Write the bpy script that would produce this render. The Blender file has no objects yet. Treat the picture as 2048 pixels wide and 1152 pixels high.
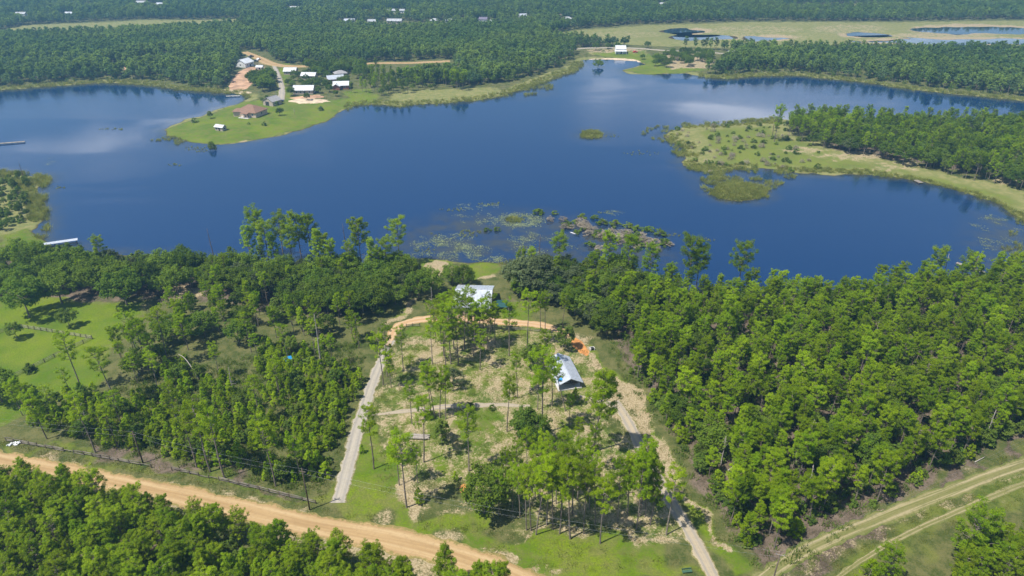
import bpy, bmesh, math, random
import numpy as np
from mathutils import Vector, Matrix

R = math.radians
SC = bpy.context.scene
COL = SC.collection

# ------------------------------------------------------------------ camera
CAM_H = 115.0
PITCH = R(28.7)
FPX = 1365.3                       # focal length in pixels of the 2048 px wide photograph
cd = bpy.data.cameras.new("camera")
cd.sensor_width = 36.0
cd.lens = 24.0
cd.clip_start = 1.0
cd.clip_end = 20000.0
cam = bpy.data.objects.new("camera", cd)
COL.objects.link(cam)
cam.location = (0, 0, CAM_H)
cam.rotation_euler = (math.pi / 2 - PITCH, 0, 0)
SC.camera = cam

# ------------------------------------------------------------------ light
SUN_AZ = R(30.0)                   # shadows fall to the right and away from the camera
SUN_EL = R(61.0)
tosun = Vector((-math.cos(SUN_AZ) * math.cos(SUN_EL), -math.sin(SUN_AZ) * math.cos(SUN_EL), math.sin(SUN_EL)))
sl = bpy.data.lights.new("sun", 'SUN')
sl.energy = 5.0
sl.angle = R(0.53)
sl.color = (1.0, 0.955, 0.88)
sun = bpy.data.objects.new("sun", sl)
COL.objects.link(sun)
sun.rotation_euler = (-tosun).to_track_quat('-Z', 'Y').to_euler()
sun.location = (-200, -100, 400)

W = bpy.data.worlds.new("World")
SC.world = W
W.use_nodes = True
wt = W.node_tree
wt.nodes.clear()
wo = wt.nodes.new("ShaderNodeOutputWorld")
wb = wt.nodes.new("ShaderNodeBackground")
wb.inputs['Strength'].default_value = 0.09
sky = wt.nodes.new("ShaderNodeTexSky")
sky.sky_type = 'NISHITA'
sky.sun_disc = False
sky.sun_elevation = SUN_EL
sky.sun_rotation = R(240.0)
sky.air_density = 1.0
sky.dust_density = 0.6
sky.ozone_density = 2.5
# scattered fair-weather clouds all round the sky
wtc = wt.nodes.new("ShaderNodeTexCoord")
wsep = wt.nodes.new("ShaderNodeSeparateXYZ")
wt.links.new(wtc.outputs['Generated'], wsep.inputs[0])
wz = wt.nodes.new("ShaderNodeMath"); wz.operation = 'MAXIMUM'; wz.inputs[1].default_value = 0.03
wt.links.new(wsep.outputs['Z'], wz.inputs[0])
wza = wt.nodes.new("ShaderNodeMath"); wza.operation = 'ADD'; wza.inputs[1].default_value = 0.12
wt.links.new(wz.outputs[0], wza.inputs[0])
wdx = wt.nodes.new("ShaderNodeMath"); wdx.operation = 'DIVIDE'
wdy = wt.nodes.new("ShaderNodeMath"); wdy.operation = 'DIVIDE'
wt.links.new(wsep.outputs['X'], wdx.inputs[0]); wt.links.new(wza.outputs[0], wdx.inputs[1])
wt.links.new(wsep.outputs['Y'], wdy.inputs[0]); wt.links.new(wza.outputs[0], wdy.inputs[1])
wcmb = wt.nodes.new("ShaderNodeCombineXYZ")
wt.links.new(wdx.outputs[0], wcmb.inputs[0]); wt.links.new(wdy.outputs[0], wcmb.inputs[1])
wcmb.inputs[2].default_value = 20.9
wn = wt.nodes.new("ShaderNodeTexNoise")
wn.inputs['Scale'].default_value = 0.95
wn.inputs['Detail'].default_value = 6.0
wn.inputs['Roughness'].default_value = 0.55
wt.links.new(wcmb.outputs[0], wn.inputs['Vector'])
wr = wt.nodes.new("ShaderNodeMapRange")
wr.inputs['From Min'].default_value = 0.585
wr.inputs['From Max'].default_value = 0.70
wt.links.new(wn.outputs['Fac'], wr.inputs['Value'])
wm = wt.nodes.new("ShaderNodeMix"); wm.data_type = 'RGBA'
wm.inputs[7].default_value = (13.0, 13.5, 14.2, 1)
wt.links.new(wr.outputs['Result'], wm.inputs[0])
wt.links.new(sky.outputs[0], wm.inputs[6])
wt.links.new(wm.outputs[2], wb.inputs['Color'])
wt.links.new(wb.outputs[0], wo.inputs['Surface'])

SC.view_settings.view_transform = 'Standard'
SC.view_settings.look = 'None'
SC.view_settings.exposure = 0.45
SC.view_settings.gamma = 1.0
SC.view_settings.use_curve_mapping = False
SC.cycles.use_denoising = True
SC.cycles.max_bounces = 6
SC.cycles.diffuse_bounces = 3
SC.cycles.glossy_bounces = 2
SC.cycles.transmission_bounces = 3
SC.cycles.volume_bounces = 0
SC.cycles.transparent_max_bounces = 4
SC.cycles.use_adaptive_sampling = True
SC.cycles.adaptive_threshold = 0.02

rng = np.random.default_rng(11)
random.seed(5)

# ------------------------------------------------------------------ place helpers
cP, sP = math.cos(PITCH), math.sin(PITCH)

def gnd(u, v, z=0.0):
    """ground position (x, y) that the photograph shows at pixel u, v"""
    a = (u - 1024.0) / FPX
    b = -(v - 576.0) / FPX
    dy = cP + b * sP
    dz = -sP + b * cP
    t = (z - CAM_H) / dz
    return (a * t, dy * t)

def height_at(x, y, vt):
    """height above z=0 of a point over (x, y) that shows at image row vt"""
    t = (576.0 - vt) / FPX
    return CAM_H + y * (t * cP - sP) / (cP + t * sP)

def project(x, y, z):
    w = z - CAM_H
    yc = y * sP + w * cP
    zc = y * cP - w * sP
    return 1024 + FPX * x / zc, 576 - FPX * yc / zc

def P(pts):
    return np.array([gnd(u, v) for u, v in pts])

def ell(u, v, ru, rv, n=20):
    return [(u + ru * math.cos(i / n * 2 * math.pi), v + rv * math.sin(i / n * 2 * math.pi)) for i in range(n)]

def sdist(poly, x, y):
    """signed distance, positive inside"""
    d = np.full(x.shape, 1e18)
    inside = np.zeros(x.shape, bool)
    n = len(poly)
    for i in range(n):
        ax, ay = poly[i]
        bx, by = poly[(i + 1) % n]
        ex, ey = bx - ax, by - ay
        wx, wy = x - ax, y - ay
        t = np.clip((wx * ex + wy * ey) / (ex * ex + ey * ey + 1e-12), 0, 1)
        d = np.minimum(d, (wx - ex * t) ** 2 + (wy - ey * t) ** 2)
        c = ((ay > y) != (by > y))
        if ey != 0:
            inside ^= c & (x < ex * (y - ay) / ey + ax)
    d = np.sqrt(d)
    return np.where(inside, d, -d)

def pmask(poly, x, y, soft):
    out = np.zeros(x.shape)
    lo = poly.min(0) - soft
    hi = poly.max(0) + soft
    m = (x > lo[0]) & (x < hi[0]) & (y > lo[1]) & (y < hi[1])
    if m.any():
        s = sdist(poly, x[m], y[m])
        t = np.clip(s / soft * 0.5 + 0.5, 0, 1)
        out[m] = t * t * (3 - 2 * t)
    return out

def inside(poly, x, y, grow=0.0):
    out = np.zeros(x.shape, bool)
    lo = poly.min(0) - abs(grow)
    hi = poly.max(0) + abs(grow)
    m = (x > lo[0]) & (x < hi[0]) & (y > lo[1]) & (y < hi[1])
    if m.any():
        out[m] = sdist(poly, x[m], y[m]) > -grow
    return out

def pathdist(pts, x, y):
    d = np.full(x.shape, 1e18)
    for i in range(len(pts) - 1):
        ax, ay = pts[i]
        bx, by = pts[i + 1]
        ex, ey = bx - ax, by - ay
        wx, wy = x - ax, y - ay
        t = np.clip((wx * ex + wy * ey) / (ex * ex + ey * ey + 1e-12), 0, 1)
        d = np.minimum(d, (wx - ex * t) ** 2 + (wy - ey * t) ** 2)
    return np.sqrt(d)

def vnoise(x, y, scale, seed=0):
    x = np.asarray(x, float) / scale + seed * 17.3
    y = np.asarray(y, float) / scale - seed * 9.1
    xi = np.floor(x).astype(np.int64)
    yi = np.floor(y).astype(np.int64)
    fx, fy = x - xi, y - yi
    fx = fx * fx * (3 - 2 * fx)
    fy = fy * fy * (3 - 2 * fy)
    def h(a, b):
        n = (a * 374761393 + b * 668265263 + seed * 1442695041) & 0xFFFFFFFF
        n = ((n ^ (n >> 13)) * 1274126177) & 0xFFFFFFFF
        return ((n ^ (n >> 16)) & 0xFFFF) / 65535.0
    a = h(xi, yi) * (1 - fx) + h(xi + 1, yi) * fx
    b = h(xi, yi + 1) * (1 - fx) + h(xi + 1, yi + 1) * fx
    return a * (1 - fy) + b * fy

LAKE_PX = [(-500, 178), (0, 181), (90, 174), (200, 166), (300, 170), (360, 180), (430, 186), (470, 187), (500, 193),
  (478, 207), (440, 216), (400, 232), (350, 247), (330, 258), (336, 270), (360, 281), (400, 288), (430, 291), (470, 287),
  (540, 276), (600, 262), (650, 243), (668, 230), (690, 221), (700, 212), (740, 208), (800, 213), (850, 208), (900, 206),
  (950, 201), (1000, 193), (1040, 182), (1080, 166), (1120, 151), (1150, 142), (1162, 132), (1160, 122), (1185, 118),
  (1230, 119), (1275, 122), (1287, 129), (1262, 137), (1238, 141), (1260, 148), (1300, 150), (1370, 147), (1410, 155),
  (1450, 158), (1530, 152), (1600, 152), (1680, 160), (1760, 170), (1850, 182), (1950, 192), (2048, 203), (2500, 240),
  (2500, 275), (2048, 258), (1900, 252), (1750, 248), (1640, 238), (1560, 240), (1500, 246), (1440, 250), (1380, 252),
  (1340, 262), (1330, 275), (1365, 292), (1370, 310), (1362, 325), (1380, 338), (1420, 342), (1470, 338), (1540, 338),
  (1600, 345), (1650, 350), (1740, 350), (1800, 356), (1870, 370), (1940, 388), (2000, 408), (2030, 430), (2048, 445),
  (2060, 480), (2100, 520), (2048, 548), (1950, 556), (1850, 572), (1700, 588), (1560, 596), (1450, 598), (1350, 575),
  (1250, 548), (1150, 538), (1050, 532), (1000, 527), (950, 522), (900, 521), (850, 519), (820, 521), (760, 526),
  (680, 530), (560, 528), (450, 524), (350, 518), (270, 512), (200, 508), (120, 494), (85, 475), (75, 460), (82, 440),
  (80, 415), (72, 395), (85, 372), (98, 358), (60, 350), (0, 342), (-500, 335)]
LAKE = P(LAKE_PX)
ISLET = P(ell(1478, 384, 54, 16))
ISLE2 = P(ell(1183, 270, 20, 7))
PONDS_PX = [ell(1378, 63, 46, 4.5), ell(1405, 75.5, 54, 4), ell(1543, 77.5, 46, 5), ell(1722, 71, 50, 4.5),
            ell(1925, 83, 205, 6.5), ell(1945, 60, 125, 8), ell(1690, 15.5, 130, 2.6)]
PONDS = [P(p) for p in PONDS_PX]

def wdist(x, y):
    """distance to the water's edge, positive on land"""
    wob = (vnoise(x, y, 9.0, 3) - 0.5) * 4.0 + (vnoise(x, y, 3.0, 4) - 0.5) * 1.6
    s = -sdist(LAKE, x, y)
    for isl in (ISLET, ISLE2):
        m = (np.abs(x - isl[:, 0].mean()) < 60) & (np.abs(y - isl[:, 1].mean()) < 60)
        if m.any():
            s[m] = np.maximum(s[m], sdist(isl, x[m], y[m]))
    for p in PONDS:
        lo, hi = p.min(0) - 60, p.max(0) + 60
        m = (x > lo[0]) & (x < hi[0]) & (y > lo[1]) & (y < hi[1])
        if m.any():
            s[m] = np.minimum(s[m], -sdist(p, x[m], y[m]))
    big = (y > 700) * ((vnoise(x, y, 34, 9) - 0.5) * 26 + (vnoise(x, y, 13, 10) - 0.5) * 10)
    return s + wob * np.clip(1.5 - np.abs(s) / 20, 0, 1) + big * np.clip(1.2 - np.abs(s) / 30, 0, 1)

def hz(x, y, wd=None):
    x = np.atleast_1d(np.asarray(x, float))
    y = np.atleast_1d(np.asarray(y, float))
    if wd is None:
        wd = wdist(x, y)
    land = 1.5 * (1 - np.exp(-np.clip(wd, 0, None) * 0.07))
    bed = np.clip(wd * 0.14, -2.5, 0)
    rol = (vnoise(x, y, 34, 1) - 0.5) * 0.9 + (vnoise(x, y, 14, 2) - 0.5) * 0.25
    rol *= (1 - np.exp(-np.clip(wd - 2, 0, None) / 25.0))
    return np.where(wd > 0, land + rol, bed)

def hz1(x, y):
    return float(hz([x], [y])[0])

# ------------------------------------------------------------------ materials
MATS = {}

def newmat(name):
    m = bpy.data.materials.new(name)
    m.use_nodes = True
    m.node_tree.nodes.clear()
    MATS[name] = m
    return m, m.node_tree.nodes, m.node_tree.links

def noise_node(N, L, scale, detail=4, rough=0.55, coord='pos', dims='3D'):
    n = N.new("ShaderNodeTexNoise")
    n.inputs['Scale'].default_value = scale
    n.inputs['Detail'].default_value = detail
    n.inputs['Roughness'].default_value = rough
    if coord == 'pos':
        g = N.new("ShaderNodeNewGeometry")
        L.new(g.outputs['Position'], n.inputs['Vector'])
    else:
        g = N.new("ShaderNodeTexCoord")
        L.new(g.outputs['Object'], n.inputs['Vector'])
    return n

def mixc(N, L, fac, a, b, mode='MIX'):
    m = N.new("ShaderNodeMix")
    m.data_type = 'RGBA'
    m.blend_type = mode
    for sock, val in ((0, fac), (6, a), (7, b)):
        if hasattr(val, 'is_output') or isinstance(val, bpy.types.NodeSocket):
            L.new(val, m.inputs[sock])
        elif sock == 0:
            m.inputs[0].default_value = val
        else:
            m.inputs[sock].default_value = (*val, 1)
    return m.outputs[2]

def mrange(N, L, val, a, b, c=0.0, d=1.0, smooth=True):
    m = N.new("ShaderNodeMapRange")
    if smooth:
        m.interpolation_type = 'SMOOTHSTEP'
    L.new(val, m.inputs['Value'])
    m.inputs['From Min'].default_value = a
    m.inputs['From Max'].default_value = b
    m.inputs['To Min'].default_value = c
    m.inputs['To Max'].default_value = d
    return m.outputs['Result']

def mathn(N, L, op, a, b):
    m = N.new("ShaderNodeMath")
    m.operation = op
    for i, v in enumerate((a, b)):
        if isinstance(v, bpy.types.NodeSocket):
            L.new(v, m.inputs[i])
        else:
            m.inputs[i].default_value = v
    return m.outputs[0]

def simple(name, col, rough=0.8, var=0.25, scale=1.5, bump=0.0, metal=0.0, coord='obj', spec=0.3, rnd=0.0):
    m, N, L = newmat(name)
    o = N.new("ShaderNodeOutputMaterial")
    b = N.new("ShaderNodeBsdfPrincipled")
    b.inputs['Roughness'].default_value = rough
    b.inputs['Metallic'].default_value = metal
    b.inputs['Specular IOR Level'].default_value = spec
    n = noise_node(N, L, scale, 5, 0.6, coord)
    f = mrange(N, L, n.outputs['Fac'], 0.3, 0.7)
    lo = tuple(c * (1 - var) for c in col)
    hi = tuple(min(1, c * (1 + var)) for c in col)
    c = mixc(N, L, f, lo, hi)
    if rnd:
        oi = N.new("ShaderNodeObjectInfo")
        k = mrange(N, L, oi.outputs['Random'], 0, 1, 1 - rnd, 1 + rnd, False)
        mm = N.new("ShaderNodeVectorMath"); mm.operation = 'SCALE'
        L.new(c, mm.inputs[0]); L.new(k, mm.inputs['Scale'])
        c = mm.outputs[0]
    L.new(c, b.inputs['Base Color'])
    if bump:
        bp = N.new("ShaderNodeBump")
        bp.inputs['Strength'].default_value = bump
        bp.inputs['Distance'].default_value = 0.1
        L.new(n.outputs['Fac'], bp.inputs['Height'])
        L.new(bp.outputs[0], b.inputs['Normal'])
    L.new(b.outputs[0], o.inputs[0])
    return m

def leafmat(name, a, b, trans=0.3, rnd=0.28, hue=0.5, patch=0.0):
    """foliage: colour wanders between a and b from tree to tree and clump to clump"""
    m, N, L = newmat(name)
    o = N.new("ShaderNodeOutputMaterial")
    oi = N.new("ShaderNodeObjectInfo")
    n = noise_node(N, L, 0.45, 2, 0.6)
    f1 = mathn(N, L, 'MULTIPLY', oi.outputs['Random'], 1 - hue)
    f2 = mathn(N, L, 'MULTIPLY', mrange(N, L, n.outputs['Fac'], 0.3, 0.7), hue)
    f = mathn(N, L, 'ADD', f1, f2)
    if patch:
        n5 = noise_node(N, L, 0.011, 3, 0.6)
        f = mathn(N, L, 'ADD', mathn(N, L, 'MULTIPLY', f, 1 - patch), mathn(N, L, 'MULTIPLY', mrange(N, L, n5.outputs['Fac'], 0.38, 0.62), patch))
    c = mixc(N, L, f, a, b)
    wn_ = N.new("ShaderNodeTexWhiteNoise"); wn_.noise_dimensions = '1D'
    L.new(oi.outputs['Random'], wn_.inputs['W'])
    k = mrange(N, L, wn_.outputs['Value'], 0, 1, 1 - rnd, 1 + rnd, False)
    mm = N.new("ShaderNodeVectorMath"); mm.operation = 'SCALE'
    L.new(c, mm.inputs[0]); L.new(k, mm.inputs['Scale'])
    d = N.new("ShaderNodeBsdfDiffuse")
    t = N.new("ShaderNodeBsdfTranslucent")
    L.new(mm.outputs[0], d.inputs['Color'])
    tc = mixc(N, L, 1.0, mm.outputs[0], (1.25, 1.2, 0.5), 'MULTIPLY')
    L.new(tc, t.inputs['Color'])
    x = N.new("ShaderNodeMixShader")
    x.inputs[0].default_value = trans
    L.new(d.outputs[0], x.inputs[1]); L.new(t.outputs[0], x.inputs[2])
    L.new(x.outputs[0], o.inputs[0])
    return m

M_PINE = leafmat("pine_needles", (0.140, 0.250, 0.008), (0.315, 0.415, 0.014), 0.50, 0.28)
M_YPINE = leafmat("young_pine_needles", (0.130, 0.235, 0.010), (0.280, 0.360, 0.016), 0.48)
M_THICK = leafmat("thicket_needles", (0.175, 0.300, 0.009), (0.335, 0.435, 0.016), 0.50)
M_OAK = leafmat("oak_leaves", (0.075, 0.142, 0.018), (0.180, 0.250, 0.028), 0.42)
M_OLIVE = leafmat("grey_green_leaves", (0.075, 0.100, 0.045), (0.110, 0.140, 0.055), 0.2)
M_SHRUB = leafmat("shrub_leaves", (0.085, 0.150, 0.022), (0.165, 0.220, 0.035), 0.32)
M_FAR = leafmat("hazed_far_tree_leaves", (0.055, 0.115, 0.045), (0.150, 0.215, 0.065), 0.30, 0.3, 0.4, 0.5)  # blue of the distance haze mixed into the leaf colour
M_FARP = leafmat("hazed_far_pine_leaves", (0.095, 0.175, 0.040), (0.225, 0.310, 0.055), 0.34, 0.3, 0.4, 0.5)  # bluer than near pines, distance haze put into the colour
M_REED = leafmat("reed_blades", (0.190, 0.235, 0.050), (0.330, 0.330, 0.100), 0.4)
M_GREYTWIG = leafmat("grey_twigs", (0.240, 0.200, 0.150), (0.370, 0.325, 0.250), 0.15)
M_PAD = leafmat("lily_pads", (0.130, 0.165, 0.085), (0.240, 0.280, 0.150), 0.1)
M_BARK = simple("pine_bark", (0.200, 0.165, 0.135), 0.9, 0.35, 3.0, 0.3, rnd=0.25)
M_DEAD = simple("dead_wood", (0.360, 0.320, 0.280), 0.9, 0.25, 3.0, 0.2)
M_SNAG = simple("dark_snag_wood", (0.130, 0.100, 0.085), 0.9, 0.25, 3.0, 0.2)

# ground: grass, sand, litter (with painted pine-cluster shade) and marsh zones from the place's own layout (attribute), broken up by noise
m, N, L = newmat("ground_cover"); M_GROUND = m
o = N.new("ShaderNodeOutputMaterial")
b = N.new("ShaderNodeBsdfPrincipled")
b.inputs['Roughness'].default_value = 0.95
b.inputs['Specular IOR Level'].default_value = 0.1
at = N.new("ShaderNodeAttribute"); at.attribute_name = "zone"
sp = N.new("ShaderNodeSeparateColor")
L.new(at.outputs['Color'], sp.inputs[0])
nb = noise_node(N, L, 0.06, 3, 0.5)
nm = noise_node(N, L, 0.30, 5, 0.65)
nf = noise_node(N, L, 2.6, 4, 0.7)
nx = noise_node(N, L, 9.0, 3, 0.7)
mixn = mathn(N, L, 'ADD', mathn(N, L, 'MULTIPLY', nm.outputs['Fac'], 0.62), mathn(N, L, 'MULTIPLY', nf.outputs['Fac'], 0.38))
def zone(sock, amp, lo, hi):
    s = mathn(N, L, 'ADD', sock, mathn(N, L, 'MULTIPLY', mathn(N, L, 'SUBTRACT', mixn, 0.5), amp))
    return mrange(N, L, s, lo, hi)
rough_a = mixc(N, L, mrange(N, L, mixn, 0.36, 0.62), (0.052, 0.075, 0.016), (0.140, 0.135, 0.050))
lawn_c = mixc(N, L, mrange(N, L, nb.outputs['Fac'], 0.35, 0.65), (0.085, 0.155, 0.006), (0.165, 0.222, 0.009))
lawn_c = mixc(N, L, mathn(N, L, 'MULTIPLY', mrange(N, L, mixn, 0.40, 0.60, 0.0, 0.75), mrange(N, L, sp.outputs[1], 0.95, 1.25, 1.0, 0.35)), lawn_c, (0.190, 0.172, 0.060))
lawn_c = mixc(N, L, mrange(N, L, nf.outputs['Fac'], 0.35, 0.62, 0.0, 0.5), lawn_c, (0.060, 0.100, 0.010))
sand_c = mixc(N, L, mrange(N, L, nf.outputs['Fac'], 0.32, 0.68), (0.260, 0.185, 0.105), (0.520, 0.420, 0.280))
sand_c = mixc(N, L, mrange(N, L, nx.outputs['Fac'], 0.40, 0.62, 0.0, 0.6), sand_c, (0.190, 0.170, 0.060))
litter_shade_c = mixc(N, L, mrange(N, L, mixn, 0.36, 0.64), (0.070, 0.055, 0.036), (0.190, 0.145, 0.108))  # litter brown, also the painted shade under the pine clusters
mar_c = mixc(N, L, mrange(N, L, mixn, 0.36, 0.64), (0.140, 0.165, 0.045), (0.260, 0.235, 0.095))
c = mixc(N, L, zone(at.outputs['Alpha'], 0.9, 0.35, 0.65), rough_a, mar_c)
c = mixc(N, L, zone(sp.outputs[2], 1.0, 0.35, 0.65), c, litter_shade_c)
c = mixc(N, L, zone(sp.outputs[1], 0.9, 0.35, 0.65), c, lawn_c)
c = mixc(N, L, zone(sp.outputs[0], 2.2, 0.40, 0.74), c, sand_c)
sep = N.new("ShaderNodeSeparateXYZ")
ge = N.new("ShaderNodeNewGeometry")
L.new(ge.outputs['Position'], sep.inputs[0])
c = mixc(N, L, mrange(N, L, sep.outputs['Z'], -0.02, 0.12, 1.0, 0.0), c, (0.060, 0.048, 0.026))
L.new(c, b.inputs['Base Color'])
bp = N.new("ShaderNodeBump")
bp.inputs['Strength'].default_value = 0.6
bp.inputs['Distance'].default_value = 0.25
L.new(mathn(N, L, 'ADD', nf.outputs['Fac'], mathn(N, L, 'MULTIPLY', nx.outputs['Fac'], 0.5)), bp.inputs['Height'])
L.new(bp.outputs[0], b.inputs['Normal'])
L.new(b.outputs[0], o.inputs[0])

def roadmat(name, base, track, edge, grass):
    """driven earth: two wheel tracks along the strip, ragged thin edges"""
    m, N, L = newmat(name)
    o = N.new("ShaderNodeOutputMaterial")
    b = N.new("ShaderNodeBsdfPrincipled")
    b.inputs['Roughness'].default_value = 0.95
    b.inputs['Specular IOR Level'].default_value = 0.1
    at = N.new("ShaderNodeAttribute"); at.attribute_name = "lane"      # (along, across, 0)
    se = N.new("ShaderNodeSeparateXYZ"); L.new(at.outputs['Vector'], se.inputs[0])
    sc = N.new("ShaderNodeCombineXYZ")
    L.new(mathn(N, L, 'MULTIPLY', se.outputs[0], 0.07), sc.inputs[0])
    L.new(mathn(N, L, 'MULTIPLY', se.outputs[1], 5.0), sc.inputs[1])
    n1 = N.new("ShaderNodeTexNoise"); n1.inputs['Scale'].default_value = 1.0; n1.inputs['Detail'].default_value = 4
    L.new(sc.outputs[0], n1.inputs['Vector'])
    n2 = noise_node(N, L, 1.3, 5, 0.7)
    n3 = noise_node(N, L, 0.25, 3, 0.6)
    ab = mathn(N, L, 'ABSOLUTE', se.outputs[1], 0)
    tr = mathn(N, L, 'ABSOLUTE', mathn(N, L, 'SUBTRACT', ab, 0.48), 0)
    trk = mathn(N, L, 'MULTIPLY', mrange(N, L, tr, 0.05, 0.28, 1.0, 0.0), mrange(N, L, n1.outputs['Fac'], 0.3, 0.6))
    c = mixc(N, L, mrange(N, L, n1.outputs['Fac'], 0.35, 0.65), base, edge)
    c = mixc(N, L, trk, c, track)
    c = mixc(N, L, mrange(N, L, n2.outputs['Fac'], 0.45, 0.75, 0.0, 0.5), c, tuple(v * 0.72 for v in base))
    g = mathn(N, L, 'ADD', mrange(N, L, ab, 0.40, 1.0), mathn(N, L, 'MULTIPLY', mathn(N, L, 'SUBTRACT', n2.outputs['Fac'], 0.5), 1.6))
    c = mixc(N, L, mrange(N, L, g, 0.62, 1.0), c, grass)
    L.new(c, b.inputs['Base Color'])
    bp = N.new("ShaderNodeBump"); bp.inputs['Strength'].default_value = 0.4; bp.inputs['Distance'].default_value = 0.1
    L.new(n2.outputs['Fac'], bp.inputs['Height']); L.new(bp.outputs[0], b.inputs['Normal'])
    L.new(b.outputs[0], o.inputs[0])
    return m

M_DIRT = roadmat("dirt_road_surface", (0.400, 0.272, 0.135), (0.455, 0.325, 0.175), (0.325, 0.212, 0.100), (0.215, 0.180, 0.062))
M_GRAVEL = roadmat("pale_gravel", (0.340, 0.305, 0.250), (0.280, 0.255, 0.220), (0.390, 0.345, 0.275), (0.200, 0.180, 0.080))
M_GRAVEL2 = roadmat("grey_gravel", (0.345, 0.290, 0.215), (0.270, 0.245, 0.205), (0.400, 0.325, 0.215), (0.190, 0.175, 0.065))
M_TRACK = roadmat("dry_grass_track", (0.150, 0.155, 0.050), (0.340, 0.285, 0.165), (0.200, 0.185, 0.075), (0.115, 0.135, 0.036))
M_CLAY = roadmat("orange_clay", (0.470, 0.315, 0.175), (0.510, 0.375, 0.235), (0.440, 0.265, 0.130), (0.260, 0.205, 0.085))
M_ORANGE = simple("raw_orange_sand", (0.500, 0.225, 0.075), 0.95, 0.25, 0.8, 0.4, coord='pos', spec=0.1)
M_PALE = simple("pale_bare_earth", (0.540, 0.430, 0.300), 0.95, 0.25, 0.4, 0.3, coord='pos', spec=0.1)
M_PINK = simple("pink_bare_earth", (0.430, 0.270, 0.170), 0.95, 0.35, 0.15, 0.3, coord='pos', spec=0.1)

# water: deep blue body, mirror surface with breeze ripples in patches
m, N, L = newmat("lake_water"); M_WATER = m
o = N.new("ShaderNodeOutputMaterial")
b = N.new("ShaderNodeBsdfPrincipled")
b.inputs['Roughness'].default_value = 0.03
b.inputs['IOR'].default_value = 2.0
at = N.new("ShaderNodeAttribute"); at.attribute_name = "shallow"
n3 = noise_node(N, L, 0.10, 5, 0.65)
shf = mathn(N, L, 'MULTIPLY', at.outputs['Fac'], mrange(N, L, n3.outputs['Fac'], 0.38, 0.62, 0.25, 1.0))
L.new(mixc(N, L, shf, (0.0015, 0.024, 0.088), (0.050, 0.050, 0.032)), b.inputs['Base Color'])
n1 = noise_node(N, L, 0.75, 4, 0.65)
mp = N.new("ShaderNodeMapping"); mp.inputs['Scale'].default_value = (0.006, 0.016, 1.0); mp.inputs['Rotation'].default_value = (0, 0, 0.35)
gp_ = N.new("ShaderNodeNewGeometry"); L.new(gp_.outputs['Position'], mp.inputs['Vector'])
n2 = N.new("ShaderNodeTexNoise"); n2.inputs['Scale'].default_value = 1.0; n2.inputs['Detail'].default_value = 5; n2.inputs['Distortion'].default_value = 0.6
L.new(mp.outputs[0], n2.inputs['Vector'])
calm = mathn(N, L, 'MULTIPLY', mrange(N, L, n2.outputs['Fac'], 0.38, 0.60, 0.10, 1.0), mrange(N, L, at.outputs['Fac'], 0.0, 0.6, 1.0, 0.25))
bp = N.new("ShaderNodeBump")
bp.inputs['Distance'].default_value = 0.2
L.new(mathn(N, L, 'MULTIPLY', calm, 0.30), bp.inputs['Strength'])
L.new(n1.outputs['Fac'], bp.inputs['Height'])
L.new(bp.outputs[0], b.inputs['Normal'])
L.new(b.outputs[0], o.inputs[0])

m, N, L = newmat("pond_water"); M_SHALLOW = m
o = N.new("ShaderNodeOutputMaterial")
b = N.new("ShaderNodeBsdfPrincipled")
b.inputs['Roughness'].default_value = 0.06
n1 = noise_node(N, L, 0.03, 4, 0.6)
L.new(mixc(N, L, mrange(N, L, n1.outputs['Fac'], 0.35, 0.65), (0.10, 0.12, 0.15), (0.22, 0.24, 0.28)), b.inputs['Base Color'])
L.new(b.outputs[0], o.inputs[0])

M_POND = M_SHALLOW.copy(); M_POND.name = "dark_pond_water"
for nd in M_POND.node_tree.nodes:
    if nd.type == 'MIX':
        nd.inputs[6].default_value = (0.012, 0.028, 0.055, 1); nd.inputs[7].default_value = (0.030, 0.050, 0.080, 1)
M_METAL = simple("galvanised_roofing", (0.560, 0.590, 0.640), 0.45, 0.08, 0.7, 0.0, 0.35, spec=0.5)
M_WHITEROOF = simple("white_metal_roofing", (0.600, 0.610, 0.620), 0.6, 0.12, 0.5, spec=0.3)
M_FARROOF = simple("haze_muted_roofing", (0.400, 0.410, 0.420), 0.7, 0.2, 0.4, spec=0.2)  # grey copy of the white roofing, distance haze put into its colour
M_BROWNROOF = simple("brown_shingles", (0.235, 0.140, 0.095), 0.9, 0.25, 2.0, 0.3)
M_GREYROOF = simple("grey_shingles", (0.300, 0.290, 0.290), 0.9, 0.2, 2.0, 0.3)
M_PURPLEROOF = simple("slate_violet_shingles", (0.170, 0.150, 0.200), 0.9, 0.2, 2.0, 0.3)
M_CREAM = simple("cream_stucco", (0.560, 0.440, 0.340), 0.9, 0.1, 1.0)
M_WHITE = simple("white_siding", (0.760, 0.760, 0.740), 0.7, 0.06, 1.0)
M_BRICK = simple("red_brick_wall", (0.340, 0.130, 0.085), 0.9, 0.2, 2.0)
M_RED = simple("red_painted_steel", (0.520, 0.050, 0.040), 0.6, 0.1, 1.0)
M_TAN = simple("tan_siding", (0.430, 0.360, 0.290), 0.85, 0.1, 1.0)
M_GLASS = simple("window_glass", (0.030, 0.040, 0.055), 0.08, 0.1, 1.0, spec=0.6)
M_DARKDOOR = simple("dark_doorway", (0.050, 0.048, 0.050), 0.8, 0.2, 1.0)
M_WOOD = simple("weathered_timber", (0.300, 0.260, 0.215), 0.9, 0.25, 2.5, 0.2, rnd=0.2)
M_DARKWOOD = simple("dark_timber", (0.110, 0.085, 0.065), 0.9, 0.25, 2.5, 0.2, rnd=0.2)
M_CONC = simple("concrete_slab", (0.520, 0.500, 0.470), 0.9, 0.12, 1.2, 0.1)
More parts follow.
